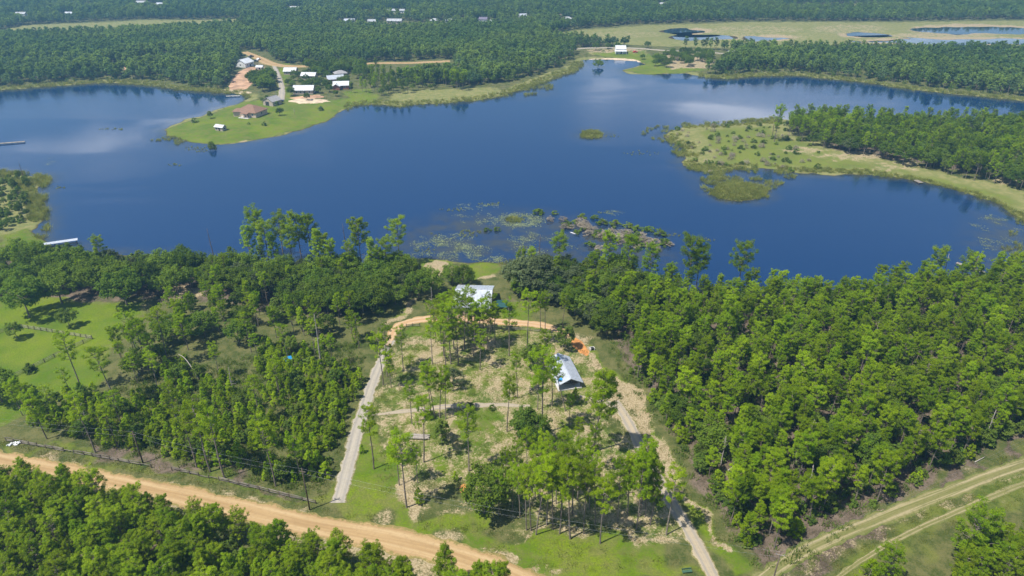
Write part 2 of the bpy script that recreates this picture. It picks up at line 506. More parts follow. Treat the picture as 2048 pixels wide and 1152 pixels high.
M_BLUE = simple("blue_tarpaulin", (0.020, 0.300, 0.720), 0.6, 0.15, 2.0)
M_GREENCLOTH = simple("dark_green_canvas", (0.020, 0.075, 0.070), 0.8, 0.15, 2.0)
M_WIRE = simple("wire_metal", (0.300, 0.310, 0.320), 0.5, 0.1, 2.0, 0, 0.6)
M_PLASTIC = simple("white_plastic", (0.760, 0.760, 0.760), 0.4, 0.06, 1.0)
M_RUBBER = simple("black_rubber", (0.025, 0.025, 0.025), 0.8, 0.1, 1.0)
M_CARPAINT = simple("dark_car_paint", (0.050, 0.055, 0.070), 0.25, 0.1, 1.0, spec=0.6)

# ------------------------------------------------------------------ mesh helpers
def link(o, parent=None):
    COL.objects.link(o)
    if parent is not None:
        o.parent = parent
    return o

def thing(name, label, cat, loc=(0, 0, 0), rz=0.0, group=None, scale=None):
    o = bpy.data.objects.new(name, None)
    o.empty_display_size = 0.5
    link(o)
    o.location = loc
    o.rotation_euler = (0, 0, rz)
    if scale is not None:
        o.scale = scale if hasattr(scale, '__len__') else (scale,) * 3
    tag(o, label, cat, group)
    return o

def tag(o, label=None, cat=None, group=None, kind=None):
    if label: o['label'] = label
    if cat: o['category'] = cat
    if group: o['group'] = group
    if kind: o['kind'] = kind
    return o

def mesh_obj(name, mesh, parent=None):
    return link(bpy.data.objects.new(name, mesh), parent)

class MB:
    def __init__(self):
        self.v, self.f, self.mi, self.cur = [], [], [], 0
    def quad_box(self, c, s, rz=0.0, rx=0.0, ry=0.0):
        M = Matrix.Translation(c) @ Matrix.Rotation(rz, 4, 'Z') @ Matrix.Rotation(ry, 4, 'Y') @ Matrix.Rotation(rx, 4, 'X')
        n = len(self.v)
        for dx in (-.5, .5):
            for dy in (-.5, .5):
                for dz in (-.5, .5):
                    self.v.append(tuple(M @ Vector((dx * s[0], dy * s[1], dz * s[2]))))
        for f in ((0, 1, 3, 2), (4, 6, 7, 5), (0, 4, 5, 1), (2, 3, 7, 6), (0, 2, 6, 4), (1, 5, 7, 3)):
            self.f.append([n + i for i in f]); self.mi.append(self.cur)
        return self
    def poly(self, pts):
        n = len(self.v)
        self.v += [tuple(p) for p in pts]
        self.f.append(list(range(n, n + len(pts)))); self.mi.append(self.cur)
        return self
    def slab(self, pts, t):
        """a flat polygon given thickness t downwards along its normal"""
        p = [Vector(q) for q in pts]
        nrm = (p[1] - p[0]).cross(p[2] - p[0]).normalized()
        lo = [q - nrm * t for q in p]
        n = len(self.v); k = len(p)
        self.v += [tuple(q) for q in p] + [tuple(q) for q in lo]
        self.f.append([n + i for i in range(k)]); self.mi.append(self.cur)
        self.f.append([n + k + i for i in reversed(range(k))]); self.mi.append(self.cur)
        for i in range(k):
            j = (i + 1) % k
            self.f.append([n + i, n + k + i, n + k + j, n + j]); self.mi.append(self.cur)
        return self
    def tube(self, pts, rad, n=6, cap=True):
        base = len(self.v)
        pts = [Vector(p) for p in pts]
        for i, p in enumerate(pts):
            d = (pts[min(i + 1, len(pts) - 1)] - pts[max(i - 1, 0)]).normalized()
            a = Vector((0, 0, 1)) if abs(d.z) < 0.9 else Vector((1, 0, 0))
            u = d.cross(a).normalized(); w = d.cross(u)
            r = rad[i] if hasattr(rad, '__len__') else rad
            for k in range(n):
                t = 2 * math.pi * k / n
                self.v.append(tuple(p + u * (math.cos(t) * r) + w * (math.sin(t) * r)))
        for i in range(len(pts) - 1):
            for k in range(n):
                a = base + i * n + k; b_ = base + i * n + (k + 1) % n
                self.f.append([a, b_, b_ + n, a + n]); self.mi.append(self.cur)
        if cap:
            self.f.append([base + k for k in reversed(range(n))]); self.mi.append(self.cur)
            e = base + (len(pts) - 1) * n
            self.f.append([e + k for k in range(n)]); self.mi.append(self.cur)
        return self
    def arr(self, V, F):
        n = len(self.v)
        self.v += V.tolist()
        self.f += (F + n).tolist(); self.mi += [self.cur] * len(F)
        return self
    def mesh(self, name, mats, smooth=False):
        me = bpy.data.meshes.new(name)
        me.from_pydata(self.v, [], self.f)
        for mt in (mats if isinstance(mats, (list, tuple)) else [mats]):
            me.materials.append(mt)
        me.polygons.foreach_set('material_index', self.mi)
        if smooth:
            me.polygons.foreach_set('use_smooth', [True] * len(self.f))
        me.update()
        return me
    def build(self, name, mats, parent=None, smooth=False):
        return mesh_obj(name, self.mesh(name, mats, smooth), parent)

def structure(o, name=None):
    o['kind'] = 'structure'
    return o

# ------------------------------------------------------------------ ground
YARD = P([(790, 668), (830, 658), (960, 660), (1100, 672), (1180, 700), (1250, 830), (1330, 1000), (1385, 1105), (1200, 1092),
          (1010, 1068), (960, 1000), (900, 990), (800, 1030), (740, 960), (745, 840), (770, 740)])
LAWNS = [
  (P([(-400, 596), (0, 612), (60, 604), (140, 603), (290, 616), (268, 655), (228, 700), (215, 745), (150, 795), (60, 830), (-10, 870), (-400, 900)]), 3, 1.3),
  (P([(640, 1010), (690, 960), (705, 860), (735, 835), (800, 960), (800, 1020), (900, 1040), (990, 1066), (1150, 1092), (1300, 1088), (1400, 1180), (1080, 1180), (1000, 1095), (850, 1072), (700, 1034)]), 2.5, 1.0),
  (YARD, 4, 0.56), (P(ell(948, 852, 62, 40)), 4, 1.0), (P(ell(880, 668, 70, 13)), 3, 1.0), (P(ell(1030, 668, 50, 9)), 3, 1.0), (P(ell(1030, 632, 45, 24)), 4, 1.0),
  (P(ell(860, 810, 70, 18)), 5, 0.75), (P(ell(885, 930, 55, 40)), 5, 0.8), (P(ell(980, 745, 120, 10)), 4, 0.7), (P(ell(1180, 790, 70, 60)), 6, 0.6),
  (P(ell(840, 960, 60, 45)), 5, 0.5), (P(ell(1220, 900, 45, 60)), 6, 0.45),
  (P([(1165, 690), (1200, 700), (1260, 800), (1330, 900), (1400, 1010), (1470, 1130), (1450, 1180), (1420, 1130), (1350, 1010), (1290, 890), (1230, 800), (1180, 740)]), 2.5, 0.95),
  (P([(330, 262), (400, 236), (480, 206), (560, 195), (640, 205), (700, 200), (760, 190), (760, 206), (690, 216), (655, 240), (600, 262), (520, 279), (430, 292), (360, 282)]), 3, 1.0),
  (P([(560, 130), (580, 130), (580, 195), (560, 205)]), 3, 0.9), (P([(690, 185), (740, 180), (760, 205), (690, 212)]), 3, 0.9),
  (P([(1165, 108), (1290, 105), (1330, 130), (1420, 142), (1300, 150), (1240, 143), (1290, 128), (1230, 117)]), 3, 0.85),
  (P([(840, 522), (1000, 527), (1000, 548), (940, 560), (880, 550), (840, 540)]), 2.5, 0.9),
  (P([(0, 470), (60, 455), (80, 465), (95, 485), (60, 500), (0, 490)]), 3, 0.9),
  (P([(1900, 120), (1960, 132), (2048, 140), (2200, 150), (2200, 142), (2048, 133), (1960, 126)]), 3, 0.9),
  (P([(0, 905), (300, 960), (600, 1025), (660, 1030), (640, 1010), (400, 965), (100, 905), (0, 880)]), 2, 0.72),
  (P([(760, 640), (800, 610), (830, 620), (800, 650)]), 3, 0.8),
  (P([(1380, 262), (1540, 250), (1580, 275), (1700, 318), (1900, 358), (2048, 398), (2060, 440), (1940, 390), (1800, 355), (1600, 342), (1440, 335)]), 6, 0.56),
  (P([(1100, 74), (1300, 58), (1500, 86), (1300, 88)]), 12, 0.42), (P([(1450, 55), (1640, 52), (1640, 66), (1480, 68)]), 12, 0.42),
  (P([(1560, 1190), (1700, 1110), (1900, 1000), (2048, 915), (2300, 800), (2400, 900), (2048, 1030), (1850, 1130), (1700, 1250)]), 3, 0.52),
]
SANDS = [
  (YARD, 4, 0.575), (P(ell(855, 700, 62, 26)), 4, 0.75), (P(ell(960, 705, 90, 28)), 5, 0.7), (P(ell(900, 765, 70, 22)), 5, 0.72), (P(ell(815, 775, 50, 20)), 4, 0.75),
  (P([(1168, 684), (1216, 742), (1262, 800), (1342, 920), (1402, 1020), (1448, 1100), (1425, 1100), (1378, 1020), (1308, 920), (1228, 812), (1186, 745)]), 1.4, 1.05),
  (P([(20, 916), (300, 975), (600, 1032), (700, 1048), (1000, 1085), (1120, 1150), (1180, 1250), (1000, 1250), (850, 1160), (600, 1090), (300, 1035), (0, 965)]), 2.5, 0.72),
  (P([(765, 655), (800, 622), (835, 600), (845, 608), (815, 640), (785, 665)]), 2.5, 0.85), (P(ell(815, 1005, 40, 30)), 4, 0.85), (P(ell(930, 1035, 60, 16)), 4, 0.75), (P(ell(1120, 1078, 120, 14)), 3, 0.8),
  (P(ell(1250, 1080, 80, 20)), 4, 0.85), (P(ell(900, 860, 50, 22)), 4, 0.75), (P(ell(700, 790, 30, 40)), 4, 0.4), (P(ell(1165, 690, 26, 14)), 3, 0.8),
  (P([(850, 528), (935, 526), (935, 548), (880, 560), (850, 545)]), 2.5, 0.95), (P(ell(975, 555, 30, 7)), 2.5, 0.85),
  (P(ell(360, 590, 40, 22)), 4, 0.72), (P(ell(150, 612, 60, 12)), 4, 0.5), (P(ell(260, 618, 60, 10)), 4, 0.55), (P(ell(150, 668, 9, 6)), 2, 0.9),
  (P(ell(520, 540, 18, 8)), 3, 0.8), (P(ell(1330, 740, 14, 9)), 3, 0.6), (P(ell(1500, 870, 18, 9)), 3, 0.6),
  (P([(1320, 108), (1420, 108), (1430, 140), (1330, 142)]), 4, 0.8), (P([(1170, 100), (1290, 98), (1300, 112), (1170, 112)]), 4, 0.62),
  (P([(445, 175), (480, 140), (495, 115), (535, 115), (545, 140), (500, 150), (470, 185), (440, 184)]), 4, 0.35),
  (P(ell(1690, 318, 70, 9)), 4, 0.66), (P(ell(1600, 305, 50, 7)), 4, 0.68), (P(ell(1800, 335, 60, 8)), 4, 0.55), (P(ell(1760, 342, 50, 5)), 3, 0.6), (P(ell(2040, 365, 60, 12)), 4, 0.7),
  (P(ell(480, 285, 20, 3)), 2, 0.6), (P(ell(620, 243, 24, 3)), 2, 0.5),
  (P([(1470, 1200), (1620, 1095), (1780, 1025), (2048, 925), (2300, 840), (2300, 900), (2048, 985), (1820, 1075), (1650, 1160)]), 2, 0.46),
  (P(ell(1500, 62, 120, 9)), 10, 0.5), (P(ell(1700, 60, 90, 10)), 10, 0.52), (P(ell(1250, 72, 90, 9)), 10, 0.45), (P(ell(1880, 72, 140, 6)), 10, 0.62), (P(ell(1480, 76, 150, 8)), 10, 0.55), (P(ell(430, 48, 40, 4)), 8, 0.6),
]
for p in PONDS_PX[:6]:
    cu = sum(q[0] for q in p) / len(p); cv = sum(q[1] for q in p) / len(p)
    SANDS.append((P([(cu + (q[0] - cu) * 1.08, cv + (q[1] - cv) * 1.35) for q in p]), 5, 0.82))
RF = P([(1205, 668), (1255, 700), (1246, 745), (1284, 800), (1362, 915), (1420, 1010), (1468, 1090), (1512, 1160), (1560, 1168), (1640, 1102), (1760, 1036),
        (1880, 950), (2048, 878), (2400, 740), (2400, 560), (2048, 560), (1850, 580), (1700, 594), (1450, 604), (1350, 592), (1280, 612), (1210, 640)])
TH = P([(60, 858), (150, 800), (240, 790), (330, 748), (440, 708), (620, 695), (752, 690), (746, 740), (708, 835), (684, 905), (650, 985), (560, 978), (440, 950), (300, 918), (180, 892)])
LITTERS_AND_SHADE = [
  (RF, 3, 0.72), (P([(180, 905), (300, 928), (440, 960), (560, 990), (630, 1005), (620, 1018), (440, 975), (300, 945), (190, 922)]), 2, 0.9),
  (P([(1540, 1185), (1640, 1110), (1770, 1045), (1890, 960), (2048, 890), (2300, 790), (2300, 815), (2048, 908), (1900, 985), (1780, 1068), (1660, 1135), (1570, 1200)]), 2, 1.0),
  (P(ell(940, 690, 80, 26)), 5, 0.5), (P(ell(1150, 1030, 150, 40)), 6, 0.62), (P([(-300, 480), (130, 500), (450, 530), (700, 540), (820, 540), (800, 600), (650, 640), (400, 620), (0, 604), (-300, 590)]), 4, 0.6),  # the ellipses paint ground shade under the pine clusters
  (P([(-300, 980), (300, 1075), (750, 1200), (1100, 1260), (1100, 1500), (-500, 1500)]), 3, 0.6), (TH, 3, 0.25), (P(ell(1020, 612, 26, 9)), 3, 0.8),
  (P([(480, 130), (530, 112), (545, 140), (500, 165), (450, 180)]), 4, 0.5),
  (P([(1640, 300), (1800, 330), (2048, 365), (2400, 430), (2400, 300), (2048, 270), (1700, 262)]), 4, 0.6),
]
MARSHES = [
  (P([(1080, 74), (1150, 63), (1300, 53), (1500, 47), (1800, 47), (2100, 42), (2500, 45), (2500, 100), (2048, 94), (1800, 90), (1500, 97), (1400, 98), (1250, 92), (1150, 82)]), 8, 1.0),
  (P([(1320, 250), (1560, 238), (1600, 280), (1700, 310), (1900, 350), (2048, 385), (2100, 520), (2040, 440), (1940, 392), (1800, 360), (1550, 348), (1360, 340)]), 5, 1.0),
  (P([(0, 64), (60, 53), (280, 44), (480, 41), (490, 50), (300, 60), (0, 68)]), 8, 1.0), (P([(1560, 14), (1700, 10), (1850, 14), (1850, 20), (1560, 19)]), 10, 1.0),
  (P([(780, 190), (900, 180), (1010, 180), (1150, 128), (1170, 140), (1090, 168), (1020, 192), (900, 208), (780, 214)]), 5, 1.0),
  (P([(-200, 340), (60, 346), (100, 358), (78, 400), (82, 450), (50, 470), (-200, 470)]), 4, 1.0), (P(ell(1478, 384, 60, 20)), 3, 1.0),
]

def build_ground():
    ys = [-400.0, -150.0, 0.0, 30.0, 50.0, 65.0]
    y = 72.0
    while y < 1500:
        ys.append(y)
        y += max(0.75, y * 0.0046)
    while y < 6000:
        ys.append(y); y *= 1.06
    ys = np.array(ys)
    nc = 540
    s = np.linspace(-1, 1, nc)
    X = s[None, :] * (0.9 * np.abs(ys)[:, None] + 70)
    Y = np.repeat(ys[:, None], nc, 1)
    x, y = X.ravel(), Y.ravel()
    wd = wdist(x, y)
    z = hz(x, y, wd)
    zone = np.zeros((len(x), 4), np.float32)
    wx = x + (vnoise(x, y, 7, 21) - 0.5) * 7 + (vnoise(x, y, 2.6, 22) - 0.5) * 2.4
    wy = y + (vnoise(x, y, 7, 23) - 0.5) * 9 + (vnoise(x, y, 2.6, 24) - 0.5) * 3.0
    def acc(col, lst):
        for poly, soft, amt in lst:
            zone[:, col] = np.maximum(zone[:, col], pmask(poly, wx, wy, soft * 1.5) * amt)
    acc(0, SANDS); acc(1, LAWNS); acc(2, LITTERS_AND_SHADE); acc(3, MARSHES)
    # lush patches of the yard push the bare sand back
    zone[:, 0] *= 1 - 0.55 * np.clip(zone[:, 1] - 0.5, 0, 0.5) * 2 * (zone[:, 0] < 0.7)
    far = np.clip(1 - wd / 14.0, 0, 1) * (y > 250)
    zone[:, 3] = np.maximum(zone[:, 3], far * (zone[:, 1] < 0.4))
    zone[:, 2] = np.maximum(zone[:, 2], 0.35 * (y > 430) * (zone[:, 3] < 0.3) * (zone[:, 1] < 0.3))
    nr = len(ys)
    a = (np.arange(nr - 1)[:, None] * nc + np.arange(nc - 1)[None, :]).ravel()
    F = np.stack([a, a + 1, a + nc + 1, a + nc], 1)
    me = bpy.data.meshes.new("ground")
    V = np.stack([x, y, z], 1).astype(np.float32)
    me.vertices.add(len(V)); me.vertices.foreach_set('co', V.ravel())
    me.loops.add(F.size); me.loops.foreach_set('vertex_index', F.ravel().astype(np.int32))
    me.polygons.add(len(F)); me.polygons.foreach_set('loop_start', (np.arange(len(F)) * 4).astype(np.int32))
    me.polygons.foreach_set('use_smooth', np.ones(len(F), bool))
    me.materials.append(M_GROUND)
    ca = me.attributes.new("zone", 'FLOAT_COLOR', 'POINT')
    ca.data.foreach_set('color', zone.ravel())
    me.update(); me.validate()
    structure(mesh_obj("ground", me))

build_ground()

# ------------------------------------------------------------------ water
def sheet(name, x0, x1, y0, y1, mat, nx=1, ny=1):
    mb = MB()
    mb.poly([(x0, y0, 0), (x1, y0, 0), (x1, y1, 0), (x0, y1, 0)])
    return structure(mb.build(name, mat))

def build_lake():
    xs = np.arange(-900, 1001, 4.0); ys = np.arange(170, 691, 3.0)
    X, Y = np.meshgrid(xs, ys); x, y = X.ravel(), Y.ravel()
    wd = wdist(x, y)
    sh = np.clip(1 + wd / 9.0, 0, 1)
    for q, soft, a in ((P([(780, 470), (900, 430), (1060, 425), (1200, 450), (1340, 480), (1340, 540), (800, 530)]), 14, 0.8), (P([(1360, 330), (1540, 335), (1580, 360), (1520, 395), (1400, 390)]), 8, 0.5),
                       (P([(1960, 430), (2080, 430), (2080, 550), (1930, 550)]), 12, 0.7), (P([(300, 260), (430, 285), (450, 305), (330, 300)]), 8, 0.4), (P([(1040, 160), (1120, 150), (1110, 190), (1040, 200)]), 10, 0.5)):
        sh = np.maximum(sh, pmask(q, x, y, soft) * a)
    nc = len(xs)
    a = (np.arange(len(ys) - 1)[:, None] * nc + np.arange(nc - 1)[None, :]).ravel()
    F = np.stack([a, a + 1, a + nc + 1, a + nc], 1)
    keep = (wd[F].min(1) < 6)
    F = F[keep]
    me = bpy.data.meshes.new("lake")
    me.from_pydata(np.column_stack([x, y, x * 0]).tolist(), [], F.tolist())
    at = me.attributes.new("shallow", 'FLOAT', 'POINT'); at.data.foreach_set('value', sh.astype(np.float32))
    me.materials.append(M_WATER); me.update()
    structure(mesh_obj("lake", me))
build_lake()
for i, p in enumerate(PONDS):
    lo, hi = p.min(0), p.max(0)
    x0 = lo[0] - 12; x1 = hi[0] + 12
    pts = [(q[0] + (q[0] - p[:, 0].mean()) * 0.12, q[1] + math.copysign(26, q[1] - p[:, 1].mean())) for q in p]
    structure(MB().poly([(a, b_, 0) for a, b_ in pts]).build("pond", M_POND if i in (0, 3, 5) else M_SHALLOW))

# ------------------------------------------------------------------ roads
def smooth_path(pts, step=1.0):
    pts = [np.array(p, float) for p in pts]
    ext = [2 * pts[0] - pts[1]] + pts + [2 * pts[-1] - pts[-2]]
    out = []
    for i in range(1, len(ext) - 2):
        p0, p1, p2, p3 = ext[i - 1], ext[i], ext[i + 1], ext[i + 2]
        n = max(2, int(np.linalg.norm(p2 - p1) / step))
        for k in range(n):
            t = k / n
            out.append(0.5 * ((2 * p1) + (-p0 + p2) * t + (2 * p0 - 5 * p1 + 4 * p2 - p3) * t * t + (-p0 + 3 * p1 - 3 * p2 + p3) * t ** 3))
    out.append(pts[-1])
    return np.array(out)

ROADS = []
def road(name, px, width, mat, label=None, lift=0.06, step=0.7, ragged=0.45):
    path = smooth_path([gnd(u, v) for u, v in px], step)
    d = np.gradient(path, axis=0)
    d /= np.linalg.norm(d, axis=1)[:, None] + 1e-9
    nrm = np.stack([d[:, 1], -d[:, 0]], 1)
    al = np.concatenate([[0], np.cumsum(np.linalg.norm(np.diff(path, axis=0), axis=1))])
    if hasattr(width, '__len__'):
        w = np.interp(al / al[-1], np.linspace(0, 1, len(width)), width)
    else:
        w = np.full(len(path), width)
    ac = np.array([-1, -0.85, -0.5, 0, 0.5, 0.85, 1.0])
    V = []; A = []
    for k, a in enumerate(ac):
        off = a * w / 2
        if abs(a) > 0.8:
            off = off + np.sign(a) * (vnoise(al, al * 0 + 7 * np.sign(a), 2.2, 5) - 0.5 + (vnoise(al, al * 0 + 9 * np.sign(a), 0.8, 6) - 0.5) * 0.6) * ragged * 2 * (1.0 if abs(a) > 0.99 else 0.7)
        V.append(path + nrm * off[:, None]); A.append(np.stack([al, np.full(len(al), a), al * 0], 1))
    V = np.stack(V, 1).reshape(-1, 2); A = np.stack(A, 1).reshape(-1, 3)
    z = hz(V[:, 0], V[:, 1]) + lift
    e = np.tile(np.abs(ac) > 0.99, len(path))
    z[e] -= lift * 0.9
    n = len(ac)
    idx = (np.arange(len(path) - 1)[:, None] * n + np.arange(n - 1)[None, :]).ravel()
    F = np.stack([idx, idx + 1, idx + n + 1, idx + n], 1)
    me = bpy.data.meshes.new(name)
    me.from_pydata(np.column_stack([V, z]).tolist(), [], F.tolist())
    at = me.attributes.new("lane", 'FLOAT_VECTOR', 'POINT')
    at.data.foreach_set('vector', A.astype(np.float32).ravel())
    me.materials.append(mat)
    me.polygons.foreach_set('use_smooth', [True] * len(F))
    me.update()
    # faces must look up
    if me.polygons[0].normal.z < 0:
        me.flip_normals()
    o = structure(mesh_obj(name, me))
    if label:
        o['label'] = label
    ROADS.append((path, float(w.max())))
    return o

road("dirt_road", [(-260, 880), (-100, 908), (40, 936), (130, 954), (230, 977), (350, 1001), (480, 1027), (620, 1057), (760, 1085), (880, 1116), (1000, 1156), (1120, 1215), (1220, 1290)], [5.4, 5.6, 6.0, 6.6, 7.0], M_DIRT, ragged=0.6)
road("gravel_driveway", [(677, 1014), (688, 975), (697, 940), (708, 900), (717, 862), (729, 825), (742, 785), (752, 757), (764, 730), (774, 708), (783, 690)], [3.7, 3.8, 3.6, 3.2, 2.8], M_GRAVEL, lift=0.07)
road("gravel_driveway", [(1434, 1185), (1405, 1125), (1378, 1075), (1352, 1030), (1325, 985), (1300, 940), (1278, 898), (1258, 858), (1240, 828), (1228, 812)], [3.4, 3.4, 3.3, 3.3, 3.4], M_GRAVEL2, lift=0.07)
road("clay_track", [(776, 702), (784, 680), (796, 662), (815, 653), (850, 647), (900, 645), (960, 648), (1020, 652), (1070, 657), (1105, 664), (1130, 674), (1145, 684)], [2.4, 3.6, 4.0, 4.2, 4.2, 4.0, 3.6, 2.4], M_CLAY, lift=0.07)
road("mown_track", [(742, 838), (800, 832), (860, 826), (930, 821), (1000, 819), (1060, 822)], [1.2, 2.2, 2.2, 1.2], M_GRAVEL2, lift=0.05, ragged=0.3)
road("mown_track", [(1158, 800), (1180, 806), (1205, 812), (1232, 822)], [1.0, 2.0, 2.4], M_GRAVEL2, lift=0.05, ragged=0.3)
road("sandy_track", [(1470, 1215), (1560, 1140), (1650, 1092), (1760, 1044), (1880, 997), (2048, 938), (2250, 876)], [3.4, 3.6, 3.8, 4.0], M_TRACK, lift=0.05, ragged=0.5)
road("sandy_track", [(1640, 1190), (1720, 1130), (1800, 1082), (1900, 1036), (2048, 976), (2250, 908)], [1.0, 1.6, 1.8, 1.6], M_TRACK, lift=0.05, ragged=0.25)
road("far_clay_road", [(490, 108), (515, 118), (540, 130), (575, 136), (640, 135), (720, 132), (800, 130), (870, 127), (900, 126)], [7, 9, 12, 9, 8, 8, 8, 8], M_DIRT, lift=0.25, step=2)
road("far_gravel_lane", [(548, 134), (556, 150), (561, 165), (564, 180), (564, 192), (562, 204)], [3.5, 3.5, 4.5, 6], M_GRAVEL, lift=0.2, step=1.5)
road("far_gravel_lane", [(1135, 103), (1165, 100), (1210, 99), (1260, 100), (1320, 104), (1400, 107), (1455, 111)], [6, 6, 6, 5], M_GRAVEL, lift=0.3, step=2.5)
road("far_gravel_lane", [(1970, 128), (2000, 132), (2048, 138), (2120, 146)], 6, M_GRAVEL, lift=0.3, step=2.5)

# ------------------------------------------------------------------ tree prototypes
def leaves(centers, radii, count, lw, ll, g, flat=0.7, up=0.55, shell=0.35):
    """many small leaf faces spread through clumps; returns vertices and quads"""
    centers = np.asarray(centers, float); radii = np.asarray(radii, float)
    n = len(centers) * count
    c = np.repeat(centers, count, 0); r = np.repeat(radii, count)
    d = g.normal(size=(n, 3)); d /= np.linalg.norm(d, axis=1)[:, None]
    rad = (shell + (1 - shell) * g.random(n) ** 0.6) * r
    p = c + d * rad[:, None] * np.array([1, 1, flat])
    nrm = d * 0.8 + g.normal(size=(n, 3)) * 0.45; nrm[:, 2] += up
    nrm /= np.linalg.norm(nrm, axis=1)[:, None]
    t = g.normal(size=(n, 3)); t -= nrm * (t * nrm).sum(1)[:, None]
    t /= np.linalg.norm(t, axis=1)[:, None] + 1e-9
    bt = np.cross(nrm, t)
    k = (0.7 + 0.6 * g.random(n))[:, None]
    a = t * (ll / 2) * k; b = bt * (lw / 2) * k
    V = np.stack([p - a, p + b * 1.0 - a * 0.1, p + a, p - b * 1.0 - a * 0.1], 1).reshape(-1, 3)
    F = np.arange(n * 4).reshape(-1, 4)
    return V, F

def trunk_path(H, g, bend=0.02, n=7):
    ph = g.random() * 6.28
    b = bend * H * (0.4 + g.random())
    q = g.random() * 6.28
    return [Vector((math.cos(ph) * b * (t ** 1.6) + math.cos(q) * 0.06 * math.sin(t * 7), math.sin(ph) * b * (t ** 1.6) + math.sin(q) * 0.06 * math.sin(t * 7), H * t)) for t in np.linspace(0, 1, n)]

def along(path, t):
    k = t * (len(path) - 1); i = min(int(k), len(path) - 2)
    return path[i].lerp(path[i + 1], k - i)

def make_pine(seed, H=14.0, start=0.55, spread=2.4, nbr=22, cnt=30, cr=0.62, lw=0.20, ll=0.46, r0=0.17, bend=0.025, top=True, up_tilt=0.35, prof='round', bare=4):
    g = np.random.default_rng(seed)
    path = trunk_path(H, g, bend)
    tr = MB()
    tr.tube([path[0] - Vector((0, 0, 0.3))] + path, [r0 * 1.25] + [r0 * (1 - 0.8 * t) for t in np.linspace(0, 1, len(path))], 6)
    C, Rr = [], []
    az = g.random() * 6.28
    for i in range(nbr):
        t = start + (0.985 - start) * ((i + g.random() * 0.8) / nbr)
        s = (t - start) / (1 - start)
        if prof == 'round':
            pr = 0.42 + 1.5 * math.sin(math.pi * min(1, s * 0.72 + 0.18)) * 0.42
        elif prof == 'flat':
            pr = 0.55 + 0.5 * s
        else:
            pr = 1.12 - 0.92 * s
        Lb = spread * pr * (0.6 + 0.55 * g.random())
        az += 2.4 + g.normal() * 0.5
        b0 = along(path, t)
        tilt = up_tilt * (0.5 + g.random()) + 0.25 * s
        dirv = Vector((math.cos(az), math.sin(az), tilt)).normalized()
        mid = b0 + dirv * Lb * 0.55 + Vector((0, 0, -0.06 * Lb))
        end = b0 + dirv * Lb + Vector((g.normal() * 0.2, g.normal() * 0.2, 0.15 * Lb))
        tr.tube([b0, mid, end], [0.055 + 0.012 * Lb, 0.04, 0.02], 3, False)
        side = Vector((-dirv.y, dirv.x, 0))
        for f, k in ((0.50, 0.8), (0.72, 1.0), (0.98, 1.0)):
            if f < 0.6 and (Lb < 1.2 or g.random() < 0.35):
                continue
            p = b0.lerp(end, f) + side * g.normal() * 0.32 * Lb * (1.1 - f) + Vector((0, 0, 0.12 + g.normal() * 0.12))
            C.append(p); Rr.append(cr * k * (0.75 + 0.5 * g.random()))
            if g.random() < 0.55:
                C.append(p + side * g.choice([-1, 1]) * (0.55 + 0.4 * g.random()) + Vector((0, 0, g.normal() * 0.2)))
                Rr.append(cr * 0.8 * (0.75 + 0.4 * g.random()))
    if top:
        for k in range(3):
            C.append(path[-1] + Vector((g.normal() * 0.3, g.normal() * 0.3, 0.1 - 0.3 * k))); Rr.append(cr * 0.9)
    for k in range(bare):                                       # dead stubs under the crown
        t = start * (0.55 + 0.42 * g.random())
        b0 = along(path, t); a2 = g.random() * 6.28; Lb = 0.5 + g.random() * 1.1
        tr.tube([b0, b0 + Vector((math.cos(a2) * Lb, math.sin(a2) * Lb, 0.1 * Lb))], [0.035, 0.012], 3, False)
    V, F = leaves([tuple(c) for c in C], Rr, cnt, lw, ll, g, 0.80, 1.0)
    return V, F, tr

def make_oak(seed, H=9.0, wid=4.6, ncl=110, cnt=42, cr=0.95, lw=0.30, ll=0.42, base=0.22, r0=0.24, lump=0.25):
    g = np.random.default_rng(seed)
    tr = MB()
    path = trunk_path(H * 0.62, g, 0.05, 5)
    tr.tube([path[0] - Vector((0, 0, 0.3))] + path, [r0 * 1.3] + [r0 * (1 - 0.65 * t) for t in np.linspace(0, 1, 5)], 6)
    lob = g.random((6, 3)); C, Rr = [], []
    zc = H * (0.5 + base * 0.45); hh = H - zc
    while len(C) < ncl:
        d = g.normal(size=3); d /= np.linalg.norm(d)
        if d[2] < -0.55: continue
        az = math.atan2(d[1], d[0])
        m = 1 + lump * (math.sin(az * 2 + lob[0, 0] * 6) * 0.5 + math.sin(az * 3 + lob[1, 0] * 6) * 0.5 + math.sin(d[2] * 4 + lob[2, 0] * 6) * 0.4)
        q = 0.45 + 0.5 * g.random() ** 0.5
        low = zc - H * base
        C.append((d[0] * wid * m * q, d[1] * wid * m * q, zc + d[2] * (hh * m if d[2] > 0 else low * 0.75) * q)); Rr.append(cr * (0.65 + 0.6 * g.random()))
    for k in range(9):
        c = Vector(C[int(g.integers(len(C)))])
        b0 = along(path, 0.45 + 0.5 * g.random())
        tr.tube([b0, b0.lerp(c, 0.5) + Vector((0, 0, 0.25)), c], [r0 * 0.42, r0 * 0.28, 0.03], 4, False)
    V, F = leaves(C, Rr, cnt, lw, ll, g, 0.75, 0.75)
    return V, F, tr

